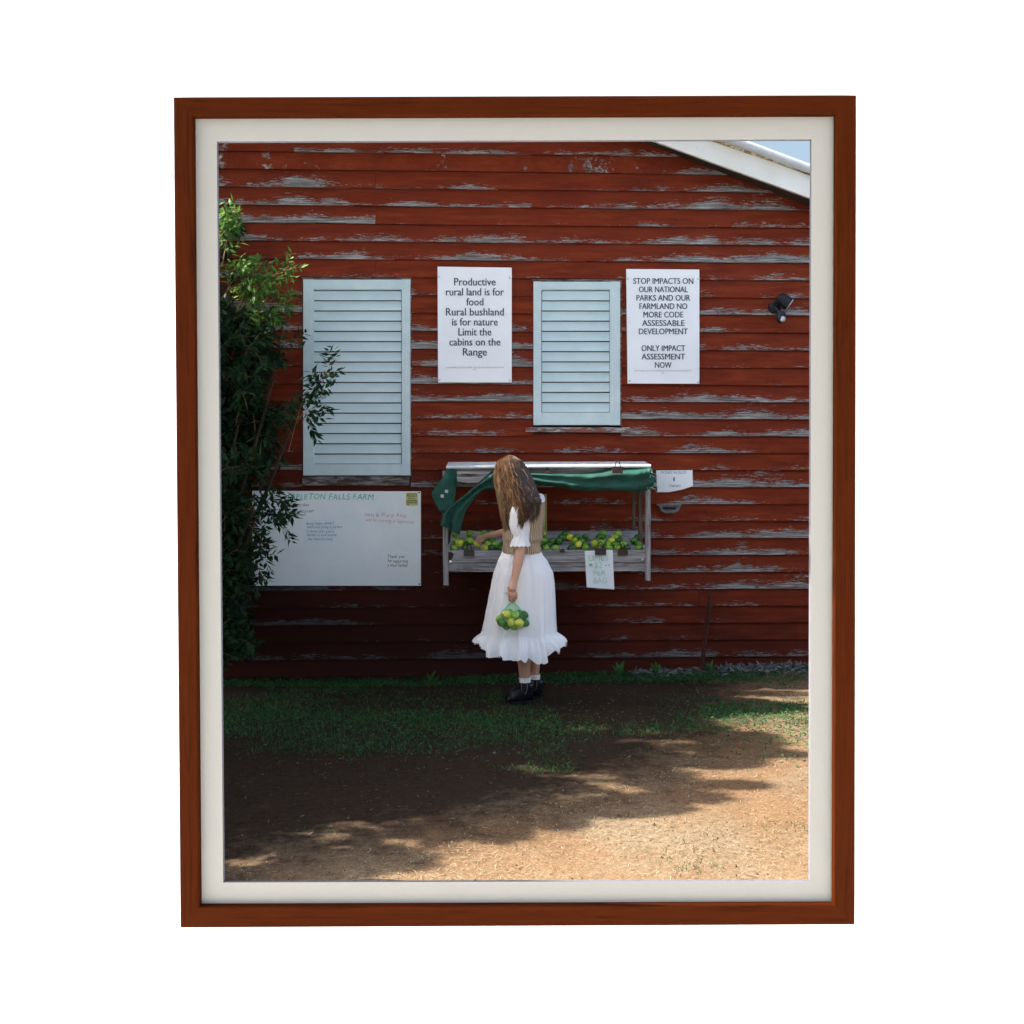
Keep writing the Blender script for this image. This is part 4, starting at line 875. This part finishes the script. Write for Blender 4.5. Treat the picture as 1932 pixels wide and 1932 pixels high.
# hair: an under-mass and many combed locks
def hair_pt(s, t_, lay):
    """s 0..1 left to right across the fall, t_ 0..1 crown to tip, lay depth 0 outer .. 1 inner"""
    L = [(950, 863), (937.5, 871), (932.5, 889), (935, 912), (940, 938), (945, 962), (950, 990), (953, 1002)]
    Rr = [(971, 862), (983, 869), (993, 882), (1003, 903), (1013, 925), (1021, 944), (1015, 972), (1010, 990)]
    dep = [.035, .09, .125, .15, .185, .205, .215, .215]
    k = min(t_, 1.04) * 7; i = min(int(k), 6); f = k - i
    lp = [L[i][c] + (L[i + 1][c] - L[i][c]) * f for c in (0, 1)]; rp = [Rr[i][c] + (Rr[i + 1][c] - Rr[i][c]) * f for c in (0, 1)]; d = dep[i] + (dep[i + 1] - dep[i]) * f
    px = lp[0] + (rp[0] - lp[0]) * s; py = lp[1] + (rp[1] - lp[1]) * s - math.sin(math.pi * s) * 3.5 * (1 - t_)
    sk = s ** 1.7; d = d * (math.sin(math.pi * (.05 + .80 * sk)) ** .8) * (1 - .25 * lay); return P(px, py, YM - d)
mb = MB(); rows = []
for i in range(22):
    t_ = i / 21 * .80; rows.append([hair_pt(j / 30, t_, .35) for j in range(31)])
mb.loft(rows, closed=False, caps=False)
rows = [[p + Vector((0, 0, 0)) for p in r] for r in rows]
back = []
for i in range(12):                                  # far side of the head
    t_ = i / 11 * .55; row = []
    for j in range(21):
        s_ = j / 20; p = hair_pt(s_, t_, .35); q = hair_pt(s_, t_, .35); d = YM - p.y; row.append(Vector((p.x, YM + .72 * d, p.z)))
    back.append(row)
mb.loft(back, closed=False, caps=False); mb.build('hair', M['hair_under'], pw, smooth=True)
mb = MB()
clumps = [(random.random(), random.uniform(.86, 1.0), random.uniform(0, 50), random.choice([0, 0, 1, 1, 2]), random.uniform(-.004, .016)) for _ in range(60)]
clumps = [(c_[0], c_[1], c_[2], (random.choice([0, 2, 2, 1]) if c_[0] < .5 else random.choice([0, 1, 1])), c_[4]) for c_ in clumps]  # more light locks on the left, painting in the sunlit side
for k in range(1500):
    cs, cl, cph, cm, cdp = random.choice(clumps); lay = random.random() ** 1.5; s0 = min(1, max(0, cs + random.gauss(0, .045))); sroot = min(1, max(0, cs + random.gauss(0, .03)))
    ln = cl * random.uniform(.86, 1.04); ln *= (1.0 + .05 * math.cos((s0 - .1) * 3)); n = 22; pts = []; rs = []
    am = random.uniform(.3, 1); st0 = random.uniform(0, .12) if random.random() < .8 else random.uniform(.15, .5)
    for i in range(n):
        q = i / (n - 1); t_ = st0 + (ln - st0) * q; ss = sroot + (s0 - sroot) * q + (cs - s0) * .65 * q * q; p = hair_pt(ss, t_, lay * .9)
        wv_ = .014 * q * math.sin(q * 9 + cph) * am + .008 * min(1, q * 2) * math.sin(q * 24 + cph * 3 + k * .004); p.x += wv_; p.y -= .004 + cdp * min(1, q * 4) + .006 * (1 - lay) + .006 * math.cos(q * 8 + cph) * q; p.z += .002 * nz(k, q * 5)
        pts.append(p); rs.append(.0026 * (1 - .75 * q ** 3) * (.55 + .45 * min(1, q * 6)))
    mb.tube(pts, rs, 3, cm if random.random() < .8 else random.randrange(3), cap=False)
for k in range(300):                                 # crown and far side
    s_ = random.random(); side = 1 if random.random() < .6 else -1; pts = []; rs = []; ln = random.uniform(.45, .9)
    for i in range(12):
        q = i / 11; t_ = q * ln; p = hair_pt(s_, t_, .2); d = YM - p.y; pts.append(Vector((p.x + .004 * math.sin(q * 14 + k), YM + (.75 * d + .006) * side * (1 if side > 0 else 1.0), p.z + .002))); rs.append(.0022 * (1 - .7 * q ** 3))
    mb.tube(pts, rs, 3, cap=False)
mb.build('hair_locks', [M['hair'], M['hair_dark'], M['hair_light']], pw)

# ------------------------------------------------------------------ net bag of limes in her hand
YN = 6.735
bagl = [(956, 1160, -.0, 'lime_y'), (973, 1160, -.0, 'lime_m'), (988, 1160, .01, 'lime_g'), (961, 1156, .045, 'lime_m'), (981, 1157, .05, 'lime_g'), (944, 1168, .012, 'lime_m'), (946, 1174.5, -.02, 'lime_g'), (964, 1174, -.028, 'lime_y'), (979.5, 1175.5, -.03, 'lime_y'), (990.5, 1175.5, .02, 'lime_g'), (956, 1181, .035, 'lime_g'), (970, 1182, .055, 'lime_m'), (983, 1180, .06, 'lime_g')]
for i, (x, y, dy, kd) in enumerate(bagl):
    put_lime(P(x, y, YN + dy), kd, f'{kn[kd]} lime in the net bag, {["lower", "upper"][y < 1165]} {["left", "middle", "right"][0 if x < 960 else (1 if x < 977 else 2)]} part', 'limes in the net bag', 1.0)
nb = MB(); 
def env(t_, an):                                    # bag envelope, t 0 at hand to 1 at bottom
    y = 1137 + 51 * t_; hw = 2 + 27.5 * min(1, (t_ / .62)) ** .9 if t_ < .62 else 29.5 * math.sqrt(max(0, 1 - ((t_ - .62) / .40) ** 2)); hw = max(hw, .5)
    c = P(966 + 2 * t_, y, YN); r = (hw + 1.0) * YN / F; return Vector((c.x + r * math.cos(an), YN + .015 + r * .62 * math.sin(an), c.z))
for k in range(26):
    for s_ in (1, -1): nb.tube([env(i / 26, 2 * math.pi * k / 26 + s_ * i * .10) for i in range(27)], .00045, 3, cap=False)
nb.tube([P(966, 1136, YN - .02), P(957, 1145, YN - .01), P(948, 1158, YN), P(941, 1166, YN)], .0009, 4); nb.tube([P(969, 1136, YN - .02), P(980, 1146, YN - .01), P(990, 1157, YN)], .0009, 4)
for k in range(7): a = P(958, 1122, 6.74); nb.tube([P(963, 1128, 6.745), a, a + Vector((random.uniform(-.03, -.005), 0, random.uniform(-.012, .018)))], .0012, 4)
tag(nb.build('net_bag', M['net']), 'green string net bag full of limes hanging from the hand of the woman', 'bag')

# ------------------------------------------------------------------ leaves, shrub, hidden shade tree
def leaves_mesh(name, pts, dirs, size, mat, droop=.2):
    """kite leaves with a fold; pts (n,3), dirs (n,3), size (n,)"""
    n = len(pts); pts = np.asarray(pts); d = np.asarray(dirs, float); d /= np.linalg.norm(d, axis=1)[:, None] + 1e-9
    up = rng.normal(size=(n, 3)) * .6 + np.array([0, -.4, 1.0]); s = np.cross(d, up); s /= np.linalg.norm(s, axis=1)[:, None] + 1e-9; nn = np.cross(s, d)
    L = np.asarray(size)[:, None]; w_ = L * .20
    a = pts; m1 = pts + d * L * .40 + s * w_ - nn * w_ * .35; m2 = pts + d * L * .40 - s * w_ - nn * w_ * .35; b = pts + d * L - nn * L * droop; c = pts + d * L * .45
    V_ = np.stack([a, m1, c, m2, b], 1).reshape(-1, 3); k = np.arange(n) * 5
    FN_ = np.concatenate([np.stack([k, k + 1, k + 2], 1), np.stack([k + 1, k + 4, k + 2], 1), np.stack([k, k + 2, k + 3], 1), np.stack([k + 2, k + 4, k + 3], 1)])
    return tri_soup(name, V_, FN_, mat)
LP, LD, LS, SUNLIT = [], [], [], []
twm = MB()
def spray(p0, p1, nside=6, L=.075, sag=.05, twig=.0022, dens=1.0):
    p0, p1 = Vector(p0), Vector(p1); ln = (p1 - p0).length; mid = p0.lerp(p1, .5) + Vector((0, 0, sag)); pts = crs([p0, mid, p1], 9); twm.tube(pts, [twig * (1 - .07 * i) for i in range(9)], 4, cap=False)
    dr = (p1 - p0).normalized()
    for i in range(nside):
        t_ = .25 + .75 * (i + .5) / nside; q = pts[int(t_ * 8)]; sd = Vector((random.gauss(0, 1), random.gauss(0, .7), random.gauss(0, 1))); sd = (sd - dr * sd.dot(dr)).normalized(); tl = random.uniform(.08, .19) * (1.15 - t_ * .5)
        e = q + (dr * .7 + sd * .8 + Vector((0, 0, -.1))).normalized() * tl; 
        if random.random() < .5: twm.tube([q, e], [twig * .5, twig * .3], 3, cap=False)
        k = int(7 * dens)
        for j in range(k):
            f = (j + .6) / k; b = q.lerp(e, f); sg = 1 if j % 2 else -1; ax = (e - q).normalized(); pr = ax.cross(Vector((0, -1, .3))).normalized()
            d = ax * .75 + pr * sg * .8 + Vector((random.gauss(0, .2), random.gauss(0, .2), random.gauss(0, .2) - .1)); LP.append(tuple(b)); LD.append(tuple(d)); LS.append(L * random.uniform(.6, 1.1))
# named sprays seen against windows, board and sky-lit tops
for a, b, n in (((560, 800, 7.35), (612, 705, 7.2), 8), ((585, 745, 7.3), (643, 672, 7.2), 6), ((570, 800, 7.3), (600, 722, 7.2), 6), ((560, 790, 7.3), (620, 765, 7.2), 5), ((560, 790, 7.3), (592, 806, 7.2), 4),
                ((545, 850, 7.3), (575, 745, 7.2), 7), ((470, 960, 7.1), (545, 935, 7.0), 8), ((480, 975, 7.1), (555, 960, 7.0), 5), ((470, 985, 7.1), (548, 1000, 7.0), 7), ((465, 960, 7.1), (520, 985, 7.0), 6), ((470, 1020, 7.1), (505, 1062, 7.0), 6), ((470, 1055, 7.1), (496, 1090, 7.0), 5), ((470, 990, 7.1), (497, 1030, 7.0), 6),
                ((430, 620, 7.5), (497, 488, 7.4), 9), ((450, 600, 7.5), (510, 520, 7.4), 8), ((460, 640, 7.5), (520, 590, 7.4), 8), ((470, 600, 7.5), (556, 565, 7.4), 7), ((460, 560, 7.5), (560, 500, 7.5), 6), ((470, 660, 7.5), (565, 640, 7.4), 6), ((420, 500, 7.5), (440, 395, 7.4), 7), ((405, 470, 7.5), (430, 420, 7.4), 7), ((400, 440, 7.5), (425, 400, 7.4), 6), ((415, 570, 7.5), (470, 490, 7.45), 7)):
    sunlit_spray = b[1] < 640
    for rep in range(2 if a[1] < 640 or a[0] < 440 else 1):
        j = lambda v: (v[0] + random.uniform(-6, 6) * rep, v[1] + random.uniform(-6, 6) * rep, v[2] + .05 * rep); spray(P(*j(a)), P(*j(b)), n, .07, .02)
        while len(SUNLIT) < len(LP): SUNLIT.append(sunlit_spray)
for k in range(420):                                  # body of the shrub
    py = random.uniform(430, 1240) if random.random() < .12 else random.uniform(600, 1245); wmax = 405 if py < 480 else (450 if py < 640 else (500 if py < 900 else (438 if py < 1100 else 445))); px = random.uniform(350, wmax) - abs(random.gauss(0, 22)); Y = random.uniform(7.0, 7.85) if py > 900 else random.uniform(7.32, 7.88)
    p = P(px, py, Y); d = Vector((random.gauss(.3, .6), random.gauss(0, .5), random.gauss(.25, .6))).normalized(); spray(p, p + d * random.uniform(.12, .28), random.randint(4, 7), .085, .03)
shr = empty('leafy_shrub', (P(395, 0, 7.4).x, 7.4, 0), 'dark leafy shrub arching over the left window and whiteboard from the edge', 'shrub')
def lk(name, me, parent):
    o = link(name, me, parent, at=(0, 0, 0)); return o
SUNLIT += [False] * (len(LP) - len(SUNLIT))
for nm_, fl_, mt_ in (('foliage', False, 'leaf'), ('sunlit_foliage', True, 'sunlit_leaf')):
    ix = [i for i in range(len(LP)) if SUNLIT[i] == fl_]; o = lk(nm_, leaves_mesh(nm_, [LP[i] for i in ix], [LD[i] for i in ix], [LS[i] for i in ix], M[mt_]), shr); o['kind'] = 'stuff'
twm.build('twigs', M['twig'], shr)['kind'] = 'stuff'
for k, (x0, x1, y1, Y) in enumerate([(390, 440, 560, 7.5), (400, 520, 700, 7.35), (380, 400, 430, 7.6), (410, 560, 780, 7.3), (395, 480, 950, 7.1), (385, 450, 800, 7.2)]):
    a = P(x0, 1275, 7.4); a.z = -.03; b = P(x1, y1, Y); mb = MB(); pts = crs([a, a.lerp(b, .4) + Vector((-.08, 0, .1)), a.lerp(b, .75) + Vector((-.03, 0, .05)), b], 14); mb.tube(pts, [.022 * (1 - .055 * i) for i in range(14)], 7); mb.build('stem', M['bark'], shr)
# shade tree standing left of what the picture shows
EDGE = [(3.7, -.97), (3.9, -.9), (3.99, -.82), (4.06, -.72), (4.10, -.46), (4.23, -.24), (4.42, -.33), (4.5, -.1), (4.61, .15), (4.70, .43), (4.89, .72), (5.09, .87), (5.2, .68), (5.3, .6), (5.4, .95), (5.65, 1.2), (5.86, 1.19), (6.1, .95), (6.28, .83), (6.44, 1.1), (6.62, 1.55), (6.95, 1.62), (7.04, 1.6), (7.09, 1.2), (7.34, 1.2), (7.4, 1.8), (7.5, 1.9), (7.65, 1.75), (8.2, 2.2)]
def edge(y):
    for a, b in zip(EDGE, EDGE[1:]):
        if a[0] <= y <= b[0]: return a[1] + (b[1] - a[1]) * (y - a[0]) / (b[0] - a[0])
    return -1.6 if y < 3.8 else 1.5
te = math.tan(SUN_EL); LP2, LD2, LS2 = [], [], []
kx = 1 / te * math.cos(SUN_BACK); ky = -1 / te * math.sin(SUN_BACK)     # shadow shift per metre of height
gr = random.Random(21)
def near_edge(lo, hi): y_ = gr.uniform(3.85, 6.5); return (edge(y_) + gr.uniform(lo, hi), y_)
GAPS = [(*near_edge(-.55, -.08), gr.uniform(.07, .16), gr.uniform(.03, .07)) for _ in range(46)]
TIPS = [(*near_edge(-.02, .26), gr.uniform(.08, .20), gr.uniform(.025, .055)) for _ in range(44)]
tries = 0
def lift(xsh, ysh):
    x = random.uniform(-4.9, -2.75); z = (xsh - x) / kx; y = ysh - ky * z
    if z < .6 or y < 4.02 or y > 8.1: return
    LP2.append((x, y, z)); LD2.append((random.gauss(0, 1), random.gauss(0, 1), random.gauss(0, .6))); LS2.append(random.uniform(.06, .11))
while len(LP2) < 60000 and tries < 600000:
    tries += 1
    ysh = random.uniform(3.75, 8.15); xsh = random.uniform(-2.6, 2.0); m = edge(ysh) - xsh + .10 * nz(xsh * 3, ysh * 7, 1)
    if m < 0 or any(((xsh - a) / c) ** 2 + ((ysh - b) / d) ** 2 < 1 for a, b, c, d in GAPS if m < 1): continue
    lift(xsh, ysh)
for a, b, c, d in TIPS:
    for _ in range(int(2600 * c * d * 60)):
        th, rr = random.uniform(0, 6.283), math.sqrt(random.random()); lift(a + c * rr * math.cos(th), b + d * rr * math.sin(th))
for _ in range(15000):                               # unseen leaf layer added overhead to cut skylight on the yard
    x, y = random.uniform(-3.6, 1.5), random.uniform(3.95, 7.3); z = 5.0 + .25 * nz(x, y, 3, 1.5) + random.uniform(0, .9)
    if x > .3 and random.random() < (x - .3) * .6: continue
    LP2.append((x, y, z)); LD2.append((random.gauss(0, 1), random.gauss(0, 1), random.gauss(0, .3))); LS2.append(random.uniform(.15, .22))
tr = empty('shade_tree', (-3.7, 6.0, 0), 'broad leafy tree left of the pictured ground with extra leaves added unseen overhead for shade', 'tree')
o = lk('crown', leaves_mesh('tree_crown_and_added_leaves', LP2, LD2, LS2, M['crown_leaf']), tr); o['kind'] = 'stuff'
mb = MB(); mb.tube(crs([(-3.7, 6.0, -.05), (-3.75, 6.0, .8), (-3.6, 6.05, 1.8), (-3.8, 6.1, 3.2)], 12), [.16 - .009 * i for i in range(12)], 10); mb.build('trunk', M['bark'], tr)
for b in ((-3.2, 4.6, 2.6), (-4.2, 5.1, 3.6), (-3.5, 7.0, 3.2), (-4.3, 7.3, 4.3), (-3.0, 5.6, 3.0), (-4.4, 6.2, 4.6)):
    a = Vector((-3.68, 6.02, random.uniform(1.2, 2.2))); mb = MB(); mb.tube(crs([a, a.lerp(Vector(b), .5) + Vector((0, 0, .12)), b], 9), [.06 - .006 * i for i in range(9)], 6); mb.build('limb', M['bark'], tr)

# ------------------------------------------------------------------ grass, straw, leaf litter
def blades(n, region, hmin, hmax, wd_, mat, name, flat=False, seed=1):
    r = np.random.default_rng(seed); out = []; c = 0
    X = r.uniform(-2.6, 2.9, n); Y_ = r.uniform(3.84, 8.02, n); keep = [i for i in range(n) if region(X[i], Y_[i], r.random())]
    X, Y_ = X[keep], Y_[keep]; m = len(X); Z = np.array([gz(a, b) for a, b in zip(X, Y_)]); an = r.uniform(0, 2 * np.pi, m); h = r.uniform(hmin, hmax, m)
    base = np.stack([X, Y_, Z], 1); side = np.stack([np.cos(an), np.sin(an), np.zeros(m)], 1); wv_ = wd_ * r.uniform(.6, 1.3, m)[:, None]
    if flat:
        d = np.stack([-np.sin(an), np.cos(an), r.normal(0, .12, m)], 1); lift = np.array([0, 0, 1]) * r.uniform(.002, .008, m)[:, None]
        mid = base + d * h[:, None] * .5 + side * h[:, None] * r.normal(0, .12, m)[:, None] + lift * 1.5; tip = base + d * h[:, None] + lift
        V_ = np.stack([base - side * wv_ + lift, base + side * wv_ + lift, mid + side * wv_, tip, mid - side * wv_], 1)
    else:
        ln_ = r.normal(0, .9, (m, 2)); mid = base + np.stack([ln_[:, 0] * h * .4, ln_[:, 1] * h * .4, h * .6], 1); tip = base + np.stack([ln_[:, 0] * h, ln_[:, 1] * h, h * r.uniform(.55, 1, m)], 1)
        V_ = np.stack([base - side * wv_, base + side * wv_, mid + side * wv_ * .8, tip, mid - side * wv_ * .8], 1)
    k = np.arange(m) * 5; FN_ = np.concatenate([np.stack([k, k + 1, k + 2], 1), np.stack([k, k + 2, k + 4], 1), np.stack([k + 4, k + 2, k + 3], 1)])
    return tag(link(name, tri_soup(name, V_.reshape(-1, 3), FN_, mat)), kind='stuff')
def reg_grass(x, y, u):
    n_ = nz(x * 1.1, y * 2.0, 3) + .5 * nz(x * 4, y * 5, 9)
    band = 0
    if y > 7.6: band = .9 + n_
    elif x < .3: c = 6.35 - .05 * x; band = 1.0 - abs(y - c) / .85 + n_ * .8
    elif x < 1.2: band = .35 - abs(y - 6.2) / .8 + n_ * .8
    else: band = .5 - abs(y - 6.7) / .65 + n_ * 1.1
    return u < max(0, band) * .8
def reg_sparse(x, y, u):
    return u < max(0, nz(x * 2.2, y * 2.6, 14) - (.22 if x < .9 else .08)) * (1.2 if y > 4.8 else (.45 if x < .6 else .8))
g1 = blades(190000, reg_grass, .010, .030, .0020, M['grass'], 'grass', seed=3); tag(g1, 'low green grass growing in patches across the shaded ground', 'grass')
g2 = blades(90000, reg_sparse, .008, .024, .0018, M['grass'], 'grass_tufts', seed=4); tag(g2, 'sparse green tufts scattered over the bare red soil', 'grass')
g3 = blades(42000, lambda x, y, u: u < (.75 if y < 5.6 else .35) * (.55 + .9 * nz(x * 2, y * 2.5, 21)) * (1 if math.hypot(x + 2.6, y - 8.0) > 4.3 else .04), .012, .045, .0010, M['drygrass'], 'straw', True, 5); tag(g3, 'pale dry straw and clippings strewn over the sunlit soil', 'straw')
def litter(name, n, fn, mat, label, cat, s0, s1, seed):
    r = random.Random(seed); p, d, s = [], [], []
    for _ in range(n):
        x, y = fn(r); z = gz(x, y) + r.uniform(.004, .03); p.append((x, y, z)); d.append((r.gauss(0, 1), r.gauss(0, 1), r.gauss(0, .35))); s.append(r.uniform(s0, s1))
    return tag(link(name, leaves_mesh(name, p, d, s, mat, .1)), label, cat, kind='stuff')
litter('leaf_litter', 1500, lambda r: (min(2.7, .9 + abs(r.gauss(.9, .55))), 7.94 - abs(r.gauss(0, .07))), M['deadleaf'], 'heap of grey dead leaves along the foot of the barn wall at the right', 'dead leaves', .03, .07, 1)
litter('fallen_leaves', 260, lambda r: (r.uniform(-2.2, 2.4), r.uniform(4.2, 7.8)), M['deadleaf'], 'scattered single dead leaves on the shaded ground', 'dead leaves', .010, .024, 2)
litter('clover', 9000, lambda r: (r.choice([r.uniform(-2.4, .5), r.gauss(1.6, .4)]), r.choice([r.gauss(6.25, .35), r.gauss(7.72, .12)])), M['grass'], 'low broad leaved weeds mixed through the grass', 'weeds', .012, .026, 3)
rc = random.Random(5); cl_ = MB()
for _ in range(2600):
    x, y = rc.uniform(-2, 2.6), 3.86 + rc.random() ** 1.3 * 3.6; z = gz(x, y); r_ = rc.uniform(.002, .007) * (2 if rc.random() < .03 else 1); c = Vector((x, y, z + r_ * .3)); q = [c + Vector((rc.uniform(.6, 1.4) * r_ * math.cos(a), rc.uniform(.6, 1.4) * r_ * math.sin(a), -r_)) for a in (0, 1.6, 3.1, 4.7)]
    i = len(cl_.v); cl_.v += q + [c + Vector((rc.uniform(-.3, .3) * r_, 0, r_ * .8))]
    for a, b in ((0, 1), (1, 2), (2, 3), (3, 0)): cl_.face((i + a, i + b, i + 4))
tag(cl_.build('soil_clods', M['clod'], at=(0, 0, 0)), 'small dark clods and twigs of soil scattered on the pale ground', 'soil clods', kind='stuff')
for (px, py, Y) in ((812, 1290, 7.75), (1340, 1262, 7.85), (1168, 1270, 7.85), (1240, 1268, 7.86)):
    q = P(px, py, Y); q.z = gz(q.x, q.y); pp, dd, ss = [], [], []
    for i in range(9): a = i * 2.4; pp.append(tuple(q + Vector((0, 0, .01 * i / 2)))); dd.append((math.cos(a), math.sin(a), 1.1 + .1 * i)); ss.append(random.uniform(.05, .09))
    me = leaves_mesh('weed', [tuple(Vector(v) - q) for v in pp], dd, ss, M['grass']); o = link('weed', me, at=q)
    tag(o, {812: 'small upright weed on the dark ground left of the woman', 1340: 'broad leaved weed beside the foot of the rusty post', 1168: 'little weed at the wall foot under the right end of the stall', 1240: 'little weed at the wall foot left of the rusty post'}[px], 'weed')
